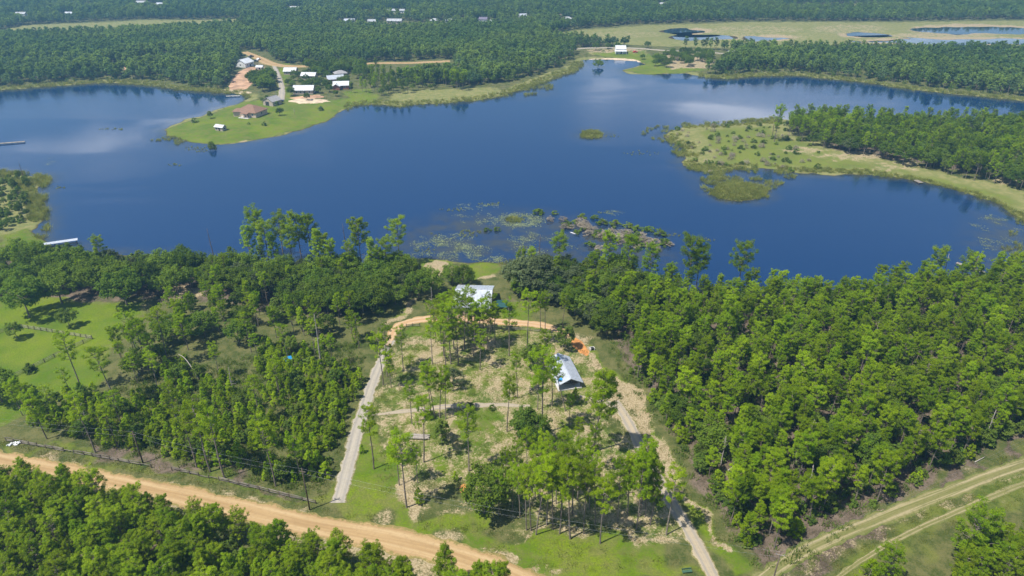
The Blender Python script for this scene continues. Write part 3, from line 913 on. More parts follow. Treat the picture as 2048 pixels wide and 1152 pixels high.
def make_bush(seed, H=4.5, wid=1.7, ncl=46, cnt=30, cr=0.5, lw=0.18, ll=0.42, cone=0.75, r0=0.07):
    g = np.random.default_rng(seed)
    tr = MB()
    path = trunk_path(H * 0.9, g, 0.03, 4)
    tr.tube([path[0] - Vector((0, 0, 0.2))] + path, [r0] + [r0 * (1 - 0.8 * t) for t in np.linspace(0, 1, 4)], 5)
    C, Rr = [], []
    for i in range(ncl):
        t = (i + g.random()) / ncl
        z = H * (0.10 + 0.86 * t)
        w = wid * ((1 - t) ** cone * 0.95 + 0.10) * min(1, 0.55 + t * 3)
        a = g.random() * 6.28; rr = w * (0.35 + 0.65 * g.random() ** 0.5)
        C.append((math.cos(a) * rr, math.sin(a) * rr, z + g.normal() * 0.15)); Rr.append(cr * (0.6 + 0.55 * g.random()) * (1.05 - 0.35 * t))
        if i % 4 == 0:
            b0 = along(path, min(0.95, t * 0.95))
            tr.tube([b0, Vector(C[-1])], [0.03, 0.01], 3, False)
    V, F = leaves(C, Rr, cnt, lw, ll, g, 0.8, 0.95)
    return V, F, tr

def make_snag(seed, H=11.0, r0=0.18, nb=9, lean=0.05, blen=1.3):
    g = np.random.default_rng(seed)
    path = trunk_path(H, g, lean, 8)
    tr = MB()
    tr.tube([path[0] - Vector((0, 0, 0.3))] + path, [r0 * 1.2] + [r0 * (1 - 0.75 * t) for t in np.linspace(0, 1, 8)], 6)
    br = []
    for k in range(nb):
        t = 0.35 + 0.62 * g.random()
        b0 = along(path, t); a = g.random() * 6.28; Lb = blen * (0.4 + g.random()) * (1.3 - t)
        e = b0 + Vector((math.cos(a) * Lb, math.sin(a) * Lb, Lb * (0.1 + 0.5 * g.random())))
        br.append(MB().tube([b0, b0.lerp(e, 0.5) + Vector((0, 0, -0.05)), e], [0.05, 0.035, 0.012], 4, False))
    return tr, br

def proto(V, F, tr, lmat, bmat, name):
    """a kind's shared meshes: crown, trunk, and both in one for the massed woods"""
    c = MB(); c.arr(V, F)
    crown = c.mesh(name + "_crown", lmat); trunk = tr.mesh(name + "_trunk", bmat, True)
    j = MB(); j.arr(V, F); j.cur = 1
    n = len(j.v); j.v += tr.v; j.f += [[i + n for i in f] for f in tr.f]; j.mi += [1] * len(tr.f)
    both = j.mesh(name, [lmat, bmat])
    return dict(crown=crown, trunk=trunk, both=both)

KIND = {}
KIND['tall'] = [proto(*make_pine(100 + i, 15, 0.54 + 0.05 * (i % 3), 2.3, 18, 46, 0.46, 0.075, 0.42), M_PINE, M_BARK, "tall_pine") for i in range(6)]
KIND['shore'] = [proto(*make_pine(150 + i, 15, 0.44 + 0.06 * (i % 3), 3.1, 24, 56, 0.66, 0.09, 0.48, r0=0.2), M_YPINE, M_BARK, "shore_pine") for i in range(5)]
KIND['wood'] = [proto(*make_pine(200 + i, 11, 0.36 + 0.06 * (i % 4), 2.1, 28, 44, 0.40, 0.07, 0.38, up_tilt=0.55, prof=('round', 'cone', 'round')[i % 3], r0=0.13, bare=10), M_PINE, M_BARK, "wood_pine") for i in range(7)]
KIND['fore'] = [proto(*make_pine(300 + i, 9, 0.22, 2.1, 38, 44, 0.38, 0.065, 0.36, prof='cone' if i % 2 else 'round', r0=0.12), M_YPINE, M_BARK, "bushy_pine") for i in range(5)]
KIND['young'] = [proto(*make_bush(400 + i, 4.6, 1.45, 48, 40, 0.40, 0.08, 0.40, cone=0.7), M_THICK, M_BARK, "young_pine") for i in range(5)]
KIND['oak'] = [proto(*make_oak(500 + i), M_OAK, M_BARK, "oak") for i in range(5)]
KIND['grey'] = [proto(*make_oak(550 + i, 9, 4.6, 100, 40, 0.85), M_OLIVE, M_BARK, "grey_oak") for i in range(2)]
KIND['leafy'] = [proto(*make_oak(580 + i, 8, 3.0, 80, 36, 0.75, base=0.15, r0=0.14), M_SHRUB, M_BARK, "leafy_tree") for i in range(3)]
KIND['shrub'] = [proto(*make_bush(600 + i, 1.7, 1.3, 20, 26, 0.42, cone=0.35), M_SHRUB, M_BARK, "shrub") for i in range(4)]
KIND['twig'] = [proto(*make_bush(640 + i, 2.0, 1.5, 24, 48, 0.45, 0.028, 0.6, cone=0.3), M_GREYTWIG, M_DEAD, "twig_shrub") for i in range(3)]
KIND['farpine'] = [proto(*make_pine(700 + i, 10, 0.30, 2.4, 16, 9, 0.75, 0.5, 0.85, r0=0.16, bare=0), M_FARP, M_BARK, "far_pine") for i in range(5)]
KIND['faroak'] = [proto(*make_oak(720 + i, 8, 3.2, 30, 12, 1.0, 0.6, 0.85, base=0.12), M_FAR, M_BARK, "far_oak") for i in range(4)]
KIND['farshrub'] = [proto(*make_bush(740 + i, 2.2, 1.6, 12, 12, 0.6, 0.35, 0.6, cone=0.35), M_SHRUB, M_BARK, "far_shrub") for i in range(3)]

def make_reed(seed, n=46, H=1.2, spread=0.9):
    g = np.random.default_rng(seed)
    p = g.normal(size=(n, 2)) * spread * 0.5
    a = g.random(n) * 6.28
    w = 0.045
    h = H * (0.6 + 0.6 * g.random(n))
    ln = g.normal(size=(n, 2)) * 0.55 * H
    dx, dy = np.cos(a) * w, np.sin(a) * w
    z0 = np.full(n, -0.25)
    V = np.stack([np.stack([p[:, 0] - dx, p[:, 1] - dy, z0], 1), np.stack([p[:, 0] + dx, p[:, 1] + dy, z0], 1),
                  np.stack([p[:, 0] + ln[:, 0] + dx * .6, p[:, 1] + ln[:, 1] + dy * .6, h], 1), np.stack([p[:, 0] + ln[:, 0] - dx * .6, p[:, 1] + ln[:, 1] - dy * .6, h], 1)], 1).reshape(-1, 3)
    return V, np.arange(n * 4).reshape(-1, 4)

def one(V, F, mat, name):
    mb = MB(); mb.arr(V, F)
    return dict(both=mb.mesh(name, mat))
KIND['reed'] = [one(*make_reed(800 + i), M_REED, "reed_tuft") for i in range(4)]
KIND['grass'] = [one(*make_reed(820 + i, 40, 0.55, 0.9), M_SHRUB, "grass_tuft") for i in range(3)]
pad = MB()
gp = np.random.default_rng(9)
for k in range(16):
    x_, y_, r_ = gp.normal() * 1.0, gp.normal() * 1.0, 0.10 + 0.10 * gp.random()
    pad.poly([(x_ + math.cos(t) * r_, y_ + math.sin(t) * r_, 0.02 + 0.004 * k) for t in np.linspace(0.3, 6.0, 7)])
KIND['pad'] = [dict(both=pad.mesh("lily_pad", M_PAD))]

# ------------------------------------------------------------------ massed growth (stuff)
def massed(name, label, pts, kinds):
    """one object: points carrying instances of the prototypes. pts rows: x, y, z, rot, scale, kind index, variant index"""
    pts = np.asarray(pts, float)
    pc = bpy.data.collections.new(name + "_kinds")
    offs = {}; k = 0
    for kn in kinds:
        offs[kn] = k
        for q in KIND[kn]:
            pc.objects.link(bpy.data.objects.new("%s_kind_%03d" % (name, k), q['both'])); k += 1
    idx = np.array([offs[kinds[int(a)]] + int(v) % len(KIND[kinds[int(a)]]) for a, v in pts[:, 5:7]], np.int32)
    me = bpy.data.meshes.new(name)
    me.vertices.add(len(pts)); me.vertices.foreach_set('co', pts[:, :3].astype(np.float32).ravel())
    for nm, ty, data, key in (('rot', 'FLOAT', pts[:, 3].astype(np.float32), 'value'), ('scl', 'FLOAT', pts[:, 4].astype(np.float32), 'value'), ('idx', 'INT', idx, 'value')):
        a = me.attributes.new(nm, ty, 'POINT'); a.data.foreach_set(key, data)
    me.update()
    o = mesh_obj(name, me)
    tag(o, label, name.replace('_', ' ').split()[-1], None, 'stuff')
    ng = bpy.data.node_groups.new(name + "_nodes", 'GeometryNodeTree')
    ng.interface.new_socket('Geometry', in_out='INPUT', socket_type='NodeSocketGeometry')
    ng.interface.new_socket('Geometry', in_out='OUTPUT', socket_type='NodeSocketGeometry')
    n = ng.nodes
    gi, go = n.new('NodeGroupInput'), n.new('NodeGroupOutput')
    ci = n.new('GeometryNodeCollectionInfo'); ci.inputs['Collection'].default_value = pc
    ci.inputs['Separate Children'].default_value = True; ci.inputs['Reset Children'].default_value = True
    ip = n.new('GeometryNodeInstanceOnPoints'); ip.inputs['Pick Instance'].default_value = True
    def named(nm, ty):
        a = n.new('GeometryNodeInputNamedAttribute'); a.data_type = ty; a.inputs['Name'].default_value = nm
        return a.outputs['Attribute']
    cx = n.new('ShaderNodeCombineXYZ')
    lk = ng.links.new
    lk(named('rot', 'FLOAT'), cx.inputs[2])
    e2r = n.new('FunctionNodeEulerToRotation'); lk(cx.outputs[0], e2r.inputs[0])
    lk(gi.outputs[0], ip.inputs['Points']); lk(ci.outputs[0], ip.inputs['Instance'])
    lk(named('idx', 'INT'), ip.inputs['Instance Index']); lk(e2r.outputs[0], ip.inputs['Rotation'])
    lk(named('scl', 'FLOAT'), ip.inputs['Scale']); lk(ip.outputs[0], go.inputs[0])
    md = o.modifiers.new("growth", 'NODES'); md.node_group = ng
    return o

def jgrid(poly, step, g, jit=0.42, keep=1.0):
    lo, hi = poly.min(0), poly.max(0)
    xs = np.arange(lo[0], hi[0], step); ys = np.arange(lo[1], hi[1], step * 0.9)
    X, Y = np.meshgrid(xs, ys)
    X = X + (np.arange(len(ys)) % 2)[:, None] * step * 0.5
    x = X.ravel() + g.normal(size=X.size) * step * jit * 0.6; y = Y.ravel() + g.normal(size=X.size) * step * jit * 0.6
    m = inside(poly, x, y)
    if keep < 1: m &= g.random(len(x)) < keep
    return x[m], y[m]

def in_view(x, y, z=0, h=12, mu=60, mv=40):
    u0, v0 = project(x, y, z); u1, v1 = project(x, y, z + h)
    return (u0 > -mu) & (u0 < 2048 + mu) & (v1 < 1152 + mv) & (v0 > -mv)

NOM = dict(tall=15.0, shore=15.0, wood=11.0, fore=9.0, young=4.6, oak=9.0, grey=9.0, leafy=8.0, shrub=1.7, twig=2.0, farpine=10.0, faroak=8.0, farshrub=2.2)
NAMES = dict(tall='pine_tree', shore='pine_tree', wood='pine_tree', fore='pine_tree', young='young_pine', oak='oak_tree', grey='oak_tree', leafy='broadleaf_tree', shrub='shrub', twig='shrub', farpine='pine_tree', faroak='broadleaf_tree', farshrub='shrub')
CATS = dict(tall='pine', shore='pine', wood='pine', fore='pine', young='young pine', oak='oak', grey='oak', leafy='tree', shrub='shrub', twig='shrub', farpine='pine', faroak='tree', farshrub='shrub')

def plant(kind, x, y, z, H, rot, var, label, group=None, wide=1.0, tilt=(0, 0)):
    q = KIND[kind][var % len(KIND[kind])]
    s = H / NOM[kind]
    o = thing(NAMES[kind], label, CATS[kind], (x, y, z - 0.05), rot, group, (s * wide, s * wide, s))
    if tilt != (0, 0):
        o.rotation_euler = (tilt[0], tilt[1], rot)
    mesh_obj('trunk', q['trunk'], o); mesh_obj('crown', q['crown'], o)
    return o

WOODS = []          # candidates: kind, x, y, H, region
def region(poly, step, mixk, seed, name, keep=1.0, gap=None):
    g = np.random.default_rng(seed)
    x, y = jgrid(poly, step, g, keep=keep)
    if gap is not None:
        m = vnoise(x, y, gap[0], seed) > gap[1]
        x, y = x[m], y[m]
    ks = list(mixk)
    pr = np.array([mixk[k][0] for k in ks], float); pr /= pr.sum()
    ch = g.choice(len(ks), len(x), p=pr)
    for i in range(len(x)):
        k = ks[ch[i]]; lo, hi = mixk[k][1:3]
        WOODS.append((k, x[i], y[i], lo + (hi - lo) * g.random(), name))

PND = P([(1565, 268), (1600, 288), (1640, 303), (1750, 322), (1850, 345), (1950, 366), (2048, 388), (2400, 450), (2400, 285), (2048, 262), (1750, 253), (1620, 246)])
region(RF, 4.0, dict(wood=(0.82, 7.0, 13.5), oak=(0.05, 6, 8.5), leafy=(0.06, 4.5, 7.5), young=(0.07, 3, 5.5)), 21, 'rightwood', keep=0.93)
region(RF, 3.6, dict(shrub=(1, 1.0, 2.6)), 22, 'underwood')
region(P([(1000, 560), (1100, 548), (1250, 560), (1340, 590), (1290, 640), (1215, 690), (1165, 652), (1110, 625), (1040, 600)]), 5.2, dict(oak=(0.5, 7, 10), grey=(0.12, 7, 10), wood=(0.25, 9, 12), leafy=(0.13, 5, 8)), 23, 'shorewood')
region(P([(-250, 535), (60, 535), (130, 548), (270, 546), (450, 548), (700, 550), (826, 548), (838, 560), (820, 604), (755, 640), (650, 650), (560, 636), (420, 596), (300, 600), (140, 596), (0, 606), (-250, 610)]), 5.6,
       dict(oak=(0.72, 7, 10.5), grey=(0.08, 7, 9.5), leafy=(0.12, 5.5, 8), wood=(0.08, 8, 11)), 24, 'leftshore')
region(P([(232, 735), (300, 645), (400, 610), (560, 640), (660, 655), (770, 640), (756, 690), (620, 695), (440, 705), (330, 748), (260, 780)]), 5.0,
       dict(wood=(0.6, 8, 12), oak=(0.15, 6, 9), leafy=(0.25, 4, 7)), 25, 'leftpines', keep=0.62)
region(TH, 2.65, dict(young=(0.80, 2.6, 5.4), leafy=(0.12, 3, 5.5), shrub=(0.08, 1, 2.4)), 26, 'thicket', gap=(9.0, 0.36))
region(TH, 12.5, dict(tall=(1, 10, 13.5)), 27, 'thicketpines', keep=0.75)
region(P([(-160, 955), (0, 978), (150, 1012), (300, 1046), (450, 1082), (600, 1120), (750, 1168), (850, 1208), (1000, 1262), (1110, 1270), (1110, 1420), (-500, 1420), (-500, 955)]), 3.3,
       dict(fore=(0.92, 7.2, 11.0), leafy=(0.08, 4, 6)), 28, 'foreground')
region(P([(2048, 1075), (1985, 1090), (1905, 1130), (1850, 1205), (1880, 1420), (2300, 1420), (2300, 1010)]), 3.5, dict(fore=(1, 6.5, 9)), 29, 'cornerwood')
region(PND, 5.2, dict(wood=(0.55, 9, 13.5), oak=(0.30, 7, 10.5), grey=(0.05, 6, 9), leafy=(0.10, 5, 8)), 30, 'peninsula')
region(P([(-250, 352), (0, 352), (60, 358), (72, 380), (62, 420), (66, 445), (20, 465), (-250, 470)]), 4.2, dict(leafy=(0.5, 2.5, 4.5), shrub=(0.5, 1.5, 3)), 31, 'leftbank')
region(P([(0, 855), (70, 850), (150, 800), (120, 790), (60, 830)]), 4.0, dict(oak=(0.5, 5, 7), wood=(0.5, 7, 10)), 32, 'leftedge', keep=0.7)

REG_PX = {}
def place_words(reg, x, y, H, k):
    u, v = project(x, y, 0.0)
    lo, hi = REG_PX[reg]
    a = (u - lo[0]) / (hi[0] - lo[0] + 1e-6); b_ = (v - lo[1]) / (hi[1] - lo[1] + 1e-6)
    col = ("far left", "left", "middle", "right", "far right")[min(4, max(0, int(a * 5)))]
    row = ("back", "central", "front")[min(2, max(0, int(b_ * 3)))]
    hs = HS[k]
    size = "tall" if H > hs[0] + (hs[1] - hs[0]) * 0.67 else "short" if H < hs[0] + (hs[1] - hs[0]) * 0.33 else "mid-sized"
    return size, "%s %s" % (row, col)
HS = dict(twig=(1.6, 3), wood=(8.5, 12.5), oak=(6, 10.5), leafy=(3, 7.5), young=(2.6, 5.4), shrub=(1, 2.4), grey=(7, 10), tall=(10, 13.5), fore=(7.2, 11.0))
region(P([(90, 500), (270, 518), (450, 530), (700, 536), (830, 528), (826, 546), (700, 550), (450, 548), (270, 546), (130, 548), (60, 530)]), 3.4, dict(shrub=(0.65, 1.4, 3.0), leafy=(0.35, 3, 5)), 33, 'fringe')
region(P([(1380, 590), (1450, 602), (1700, 592), (1850, 578), (2048, 556), (2048, 568), (1850, 590), (1700, 602), (1450, 612), (1380, 604)]), 3.2, dict(shrub=(0.45, 1.4, 3.0), twig=(0.35, 1.6, 3.0), leafy=(0.2, 3, 5)), 34, 'fringe')
region(P([(1290, 800), (1370, 915), (1428, 1010), (1476, 1090), (1520, 1160), (1560, 1168), (1645, 1100), (1765, 1034), (1885, 948), (2048, 876), (2048, 860), (1872, 932), (1748, 1016), (1628, 1082), (1548, 1136), (1503, 1080), (1448, 1000), (1393, 905), (1312, 800)]), 2.9, dict(leafy=(0.45, 2.6, 5.5), young=(0.35, 2.5, 5), shrub=(0.2, 1.2, 2.4)), 35, 'edgewood', keep=0.85)
W_LABEL = dict(
  edgewood=dict(leafy="leafy tree edging the wood right of the driveway", young="young pine edging the wood right of the driveway", shrub="shrub edging the wood right of the driveway"),
  fringe=dict(twig="grey leafless shrub of the near lake shore's fringe", shrub="shrub of the near lake shore's fringe", leafy="leafy tree of the near lake shore's fringe"),
  rightwood=dict(wood="pine of the wood right of the driveway", oak="oak of the wood right of the driveway", leafy="leafy tree of the wood right of the driveway", young="young pine of the wood right of the driveway"),
  underwood=dict(shrub="shrub of the wood right of the driveway"),
  shorewood=dict(oak="dark oak of the shore grove right of the house", grey="grey-green oak of the shore grove right of the house", wood="pine of the shore grove right of the house", leafy="leafy tree of the shore grove right of the house"),
  leftshore=dict(oak="dark oak of the belt between field and lake", grey="greyish oak of the belt between field and lake", leafy="leafy tree of the belt between field and lake", wood="pine of the belt between field and lake"),
  leftpines=dict(wood="slender pine of the open stand behind the thicket", oak="dark oak of the open stand behind the thicket", leafy="leafy tree of the open stand behind the thicket"),
  thicket=dict(young="young pine of the thicket left of the driveway", leafy="leafy tree of the thicket left of the driveway", shrub="shrub of the thicket left of the driveway"),
  thicketpines=dict(tall="thin pine standing out of the driveway thicket"),
  foreground=dict(fore="bushy pine of the foreground below the road", leafy="leafy tree of the foreground below the road"),
  cornerwood=dict(fore="bushy pine of the lower right corner wood"),
  peninsula=dict(wood="pine of the peninsula wood", oak="dark oak of the peninsula wood", grey="greyish tree of the peninsula wood", leafy="leafy tree of the peninsula wood"),
  leftbank=dict(leafy="leafy tree of the marshy left bank", shrub="shrub of the marshy left bank"),
  leftedge=dict(oak="dark oak of the grove below the paddock", wood="pine of the grove below the paddock"),
)
G_NAME = dict(edgewood='edge growth of the wood right of the driveway', fringe='fringe of the near lake shore', rightwood="trees of the wood right of the driveway", underwood="shrubs under the wood right of the driveway", shorewood="trees on the near shore right of the house", leftshore="tree belt between field and lake",
  leftpines="open stand behind the thicket", thicket="young thicket left of the driveway", thicketpines="tall pines in the thicket", foreground="foreground pines below the dirt road", cornerwood="pines in the lower right corner",
  peninsula="wood on the peninsula", leftbank="growth on the left bank", leftedge="trees at the left edge")
FAM = dict(wood='pine', fore='pine', tall='pine', young='young', oak='oak', grey='oak', leafy='leafy', shrub='shrub', twig='shrub')
CAP = dict(pine=150, young=230, oak=150, leafy=90, shrub=40)

def dist_to_roads(x, y):
    d = np.full(x.shape, 1e9)
    for path, w in ROADS:
        d = np.minimum(d, pathdist(path[::4], x, y) - w / 2)
    return d

wx = np.array([t[1] for t in WOODS]); wy = np.array([t[2] for t in WOODS])
wd_ = wdist(wx, wy); wz_ = hz(wx, wy, wd_); wr_ = dist_to_roads(wx, wy)
ok = (wd_ > 1.0) & (wr_ > 1.2) & ~(np.array([t[4] in ('rightwood', 'underwood') for t in WOODS]) & (sdist(RF, wx, wy) < 1.2)) & in_view(wx, wy, wz_, 12)
cand = [(i, math.dist((wx[i], wy[i], 0), (0, 0, CAM_H))) for i in np.nonzero(ok)[0]]
cand.sort(key=lambda t: t[1] / (WOODS[t[0]][3] ** 0.5))
for reg in set(t[4] for t in WOODS):
    q = np.array([project(WOODS[i][1], WOODS[i][2], 0.0) for i, _ in cand if WOODS[i][4] == reg])
    if len(q): REG_PX[reg] = (q.min(0), q.max(0))
used = {}
rest = {}
gr = np.random.default_rng(77)
for i, d in cand:
    k, x, y, H, reg = WOODS[i]
    fam = FAM[k]
    rot = gr.random() * 6.28; var = int(gr.integers(20))
    lab = W_LABEL[reg][k]
    if used.get(fam, 0) < CAP[fam]:
        used[fam] = used.get(fam, 0) + 1
        sz, pl = place_words(reg, x, y, H, k)
        lab = "%s %s, %s part" % (sz, lab, pl)
        plant(k, x, y, wz_[i], H, rot, var, lab, G_NAME[reg] + ", " + CATS[k], 0.9 + 0.25 * gr.random(), (gr.normal() * 0.03, gr.normal() * 0.03))
    else:
        rest.setdefault(fam, []).append((k, x, y, wz_[i], H, rot, var))
RESTLAB = dict(pine=("further_pines", "the further pines massed in the woods round the near shore"), young=("further_young_pines", "the further young pines massed in the thicket"),
               oak=("further_oaks", "the further oaks massed along the shores"), leafy=("further_leafy_trees", "the further small leafy trees massed among the woods"), shrub=("woodland_shrubs", "low shrubs covering the woodland floor"))
for fam, lst in rest.items():
    ks = sorted(set(t[0] for t in lst))
    massed(RESTLAB[fam][0], RESTLAB[fam][1], [(x, y, z - 0.05, rot, H / NOM[k], ks.index(k), var) for k, x, y, z, H, rot, var in lst], ks)
print("individual trees", used, {k: len(v) for k, v in rest.items()})

# ------------------------------------------------------------------ far woods
def far_woods():
    g = np.random.default_rng(41)
    rows = []
    y = 470.0
    while y < 1650:
        st = 4.6 if y < 800 else 5.6
        xw = 0.82 * y + 70
        x = np.arange(-xw, xw, st)
        rows.append(np.stack([x + g.normal(size=len(x)) * st * 0.3, y + g.normal(size=len(x)) * st * 0.3], 1))
        y += st * 0.9
    p = np.concatenate(rows)
    x, y = p[:, 0], p[:, 1]
    m = in_view(x, y, 0, 12, 80, 80)
    x, y = x[m], y[m]
    wd = wdist(x, y)
    keep = wd > 10
    CLEAR = [P([(440, 190), (468, 150), (488, 112), (535, 108), (560, 132), (900, 126), (930, 150), (800, 164), (770, 214), (640, 240), (320, 305), (320, 250), (430, 214), (470, 200)]),
             P([(1140, 124), (1160, 98), (1290, 96), (1440, 104), (1490, 112), (1450, 130), (1425, 148), (1290, 154), (1150, 150)]),
             P([(1075, 76), (1150, 61), (1300, 50), (1500, 45), (1800, 45), (2100, 40), (2600, 40), (2600, 110), (2048, 108), (1800, 106), (1560, 106), (1400, 101), (1250, 95), (1150, 88)]), P([(-50, 78), (0, 64), (60, 52), (280, 42), (480, 40), (500, 56), (300, 70), (0, 80)]), MARSHES[3][0], LAWNS[16][0], PND,
             P([(745, 168), (860, 172), (940, 176), (1000, 170), (1060, 158), (1150, 124), (1168, 140), (1080, 176), (1000, 202), (850, 218), (745, 216)]), P([(0, 300), (2048, 300), (2048, 640), (0, 640)]), P([(1300, 230), (2600, 230), (2600, 600), (1300, 600)])]
    for c in CLEAR:
        keep &= ~inside(c, x, y)
    for u, v, ru, rv in FAR_GAPS:
        keep &= ~inside(P(ell(u, v + 3.5, ru, rv + 4)), x, y)
    keep &= dist_to_roads(x, y) > 3.5
    nz = vnoise(x, y, 60, 8)
    keep &= (g.random(len(x)) < np.where(nz > 0.30, 0.97, 0.72))
    x, y, wd, nz = x[keep], y[keep], wd[keep], nz[keep]
    z = hz(x, y, wd)
    plantation = inside(P([(-200, 66), (300, 62), (1060, 66), (1100, 90), (900, 124), (640, 126), (540, 112), (400, 110), (-200, 110)]), x, y)
    pp = np.where(plantation, 0.95, np.where(nz > 0.62, 0.75, 0.42))
    kind = np.where(g.random(len(x)) < pp, 0, 1)
    edge = wd < 22
    H = np.where(kind == 0, 8.0 + 3.2 * g.random(len(x)), 6.0 + 3.5 * g.random(len(x))) * np.where(plantation, 0.92, 1.0)
    kind = np.where(edge & (g.random(len(x)) < 0.45), 2, kind)
    H = np.where(kind == 2, 1.5 + 2 * g.random(len(x)), H)
    sc = np.where(kind == 0, H / 10, np.where(kind == 1, H / 8, H / 2.2))
    pts = np.stack([x, y, z, g.random(len(x)) * 6.28, sc, kind, g.integers(0, 20, len(x))], 1)
    for k, (nm, lab) in enumerate((("far_pine_woods", "far pine woods stretching from the lake to the haze"), ("far_mixed_woods", "far broadleaf woods between the pines beyond the lake"), ("far_shore_shrubs", "shrubs fringing the far shores of the lake"))):
        sel = pts[pts[:, 5] == k].copy(); sel[:, 5] = 0
        massed(nm, lab, sel, [('farpine', 'faroak', 'farshrub')[k]])
    print("far trees", len(pts))

FAR_GAPS = [(790, 50, 60, 6), (743, 50, 24, 4), (797, 28, 28, 4), (875, 49, 34, 5), (968, 47, 18, 5), (1045, 38, 18, 3), (1135, 44, 18, 3), (1325, 15, 14, 2.5), (45, 35, 22, 3.5), (140, 34, 16, 3),
            (290, 11, 28, 3), (322, 15, 16, 3), (590, 22, 20, 3), (700, 48, 30, 4), (180, 13, 12, 2), (985, 48, 16, 3), (235, 137, 16, 5), (300, 128, 24, 4), (330, 118, 10, 4), (400, 122, 12, 4), (830, 54, 26, 4), (735, 29, 16, 2), (920, 42, 16, 2)]
far_woods()

# ------------------------------------------------------------------ single trees
def spot(kind, ub, vb, vt, label, group=None, var=None, wide=1.0, tilt=(0, 0), rot=None):
    x, y = gnd(ub, vb, 1.0)
    z = hz1(x, y)
    H = max(0.6, height_at(x, y, vt) - z)
    r = random.random() * 6.28 if rot is None else rot
    v = random.randrange(20) if var is None else var
    return plant(kind, x, y, z, H, r, v, label, group, wide, tilt)

YARD_TREES = [
 ('tall', 748, 940, 818, "lone tall pine leaning over the left gravel driveway"),
 ('tall', 814, 1019, 868, "tall pine with a broad crown nearest the left driveway's road end"),
 ('tall', 799, 974, 880, "thin pine just behind the broad-crowned pine near the left driveway"),
 ('tall', 836, 970, 898, "short thin pine right of the broad-crowned pine near the driveway"),
 ('tall', 938, 948, 815, "lone tall pine casting a round shadow above the orange sand mound"),
 ('tall', 848, 928, 800, "slim pine beside the weathered board stack"),
 ('tall', 824, 850, 764, "skinny pine with a sparse top behind the board stack"),
 ('tall', 862, 840, 735, "leftmost of four slim pines behind the round bush"),
 ('tall', 870, 838, 728, "second of four slim pines behind the round bush"),
 ('tall', 880, 839, 740, "third of four slim pines behind the round bush"),
 ('tall', 892, 842, 745, "rightmost of four slim pines behind the round bush"),
 ('tall', 767, 772, 668, "pine leaning at the right edge of the narrowing left driveway"),
 ('tall', 775, 755, 655, "pine by the upper end of the left driveway, behind the leaning one"),
 ('wood', 783, 777, 706, "low-crowned pine right of the left driveway's upper part"),
 ('tall', 807, 740, 655, "bare-trunked pine in the sandy corner below the clay bend"),
 ('tall', 823, 755, 713, "short pine on bare sand below the clay bend"),
 ('tall', 865, 732, 642, "tall pine standing alone left of the pine cluster before the house"),
 ('tall', 1018, 714, 603, "tall pine standing alone right of the cluster before the house"),
 ('tall', 1055, 697, 586, "tall pine at the fence right of the house"),
 ('tall', 1081, 670, 590, "pine right of the tall fence pine beside the clay track"),
 ('tall', 1090, 664, 586, "second pine right of the fence pine beside the clay track"),
 ('tall', 1124, 659, 584, "pine at the right end of the clay track"),
 ('tall', 1035, 800, 712, "leaning thin pine in the middle of the yard"),
 ('tall', 1014, 867, 757, "pine with a narrow crown in the middle of the yard, left of the front cluster"),
 ('tall', 1084, 870, 700, "very tall pine left of the open pavilion"),
 ('tall', 1075, 822, 735, "pine left of the open pavilion's front corner"),
 ('tall', 1104, 815, 722, "slim pine just left of the pavilion"),
 ('tall', 1138, 852, 790, "short pine in front of the pavilion"),
 ('wood', 1187, 905, 735, "tall conical leafy pine between pavilion and right driveway"),
 ('tall', 1182, 949, 850, "thin pine beside the conical pine near the right driveway"),
 ('tall', 1131, 937, 862, "pine at the back of the front cluster"),
 ('tall', 1153, 913, 838, "pine behind the front cluster, left of the conical pine"),
 ('oak', 1063, 892, 826, "dark leafy tree at the back of the front cluster"),
 ('leafy', 1045, 885, 818, "leafy small tree left of the dark one behind the front cluster"),
 ('leafy', 884, 886, 841, "round dark green bush-like tree beside the weathered boards"),
 ('young', 840, 1012, 976, "small bushy pine near the dirt road left of the orange mound"),
 ('young', 911, 966, 941, "tiny young pine above the orange sand mound"),
 ('young', 725, 908, 888, "tiny young pine beside the left driveway"),
 ('grey', 906, 777, 737, "small greyish round tree on sand in the upper yard"),
 ('leafy', 1065, 742, 688, "rounded green tree left of the pavilion's back"),
 ('tall', 1090, 748, 662, "leafy pine at the pavilion's back left corner"),
 ('leafy', 1130, 702, 652, "round green tree beside the orange dirt patch"),
 ('young', 1151, 800, 774, "little tree in front of the pavilion's open end"),
 ('shrub', 940, 818, 805, "low shrub on the mown track in mid yard"),
 ('shrub', 985, 822, 810, "second low shrub on the mown track in mid yard"),
 ('oak', 968, 1032, 944, "big dark green shrubby oak right of the orange sand mound"),
 ('wood', 998, 1036, 955, "leafy pine against the big dark shrubby oak"),
 ('tall', 1332, 1072, 944, "pine at the edge of the right driveway casting shade on it"),
 ('tall', 1200, 1089, 958, "front pine of the cluster at the lawn's edge"),
 ('tall', 1140, 1081, 925, "tall straight pine in the front row left of the front-most pine"),
]
for i, (k, ub, vb, vt, lab) in enumerate(YARD_TREES):
    spot(k, ub, vb, vt, lab, tilt=(random.gauss(0, 0.03), random.gauss(0, 0.03)), wide=0.92 if k == 'tall' else 0.9)
spot('tall', 1131, 825, 716, "leaning pine whose crown covers the pavilion's left roof slope", tilt=(0, -0.22), rot=0.0, wide=0.8)
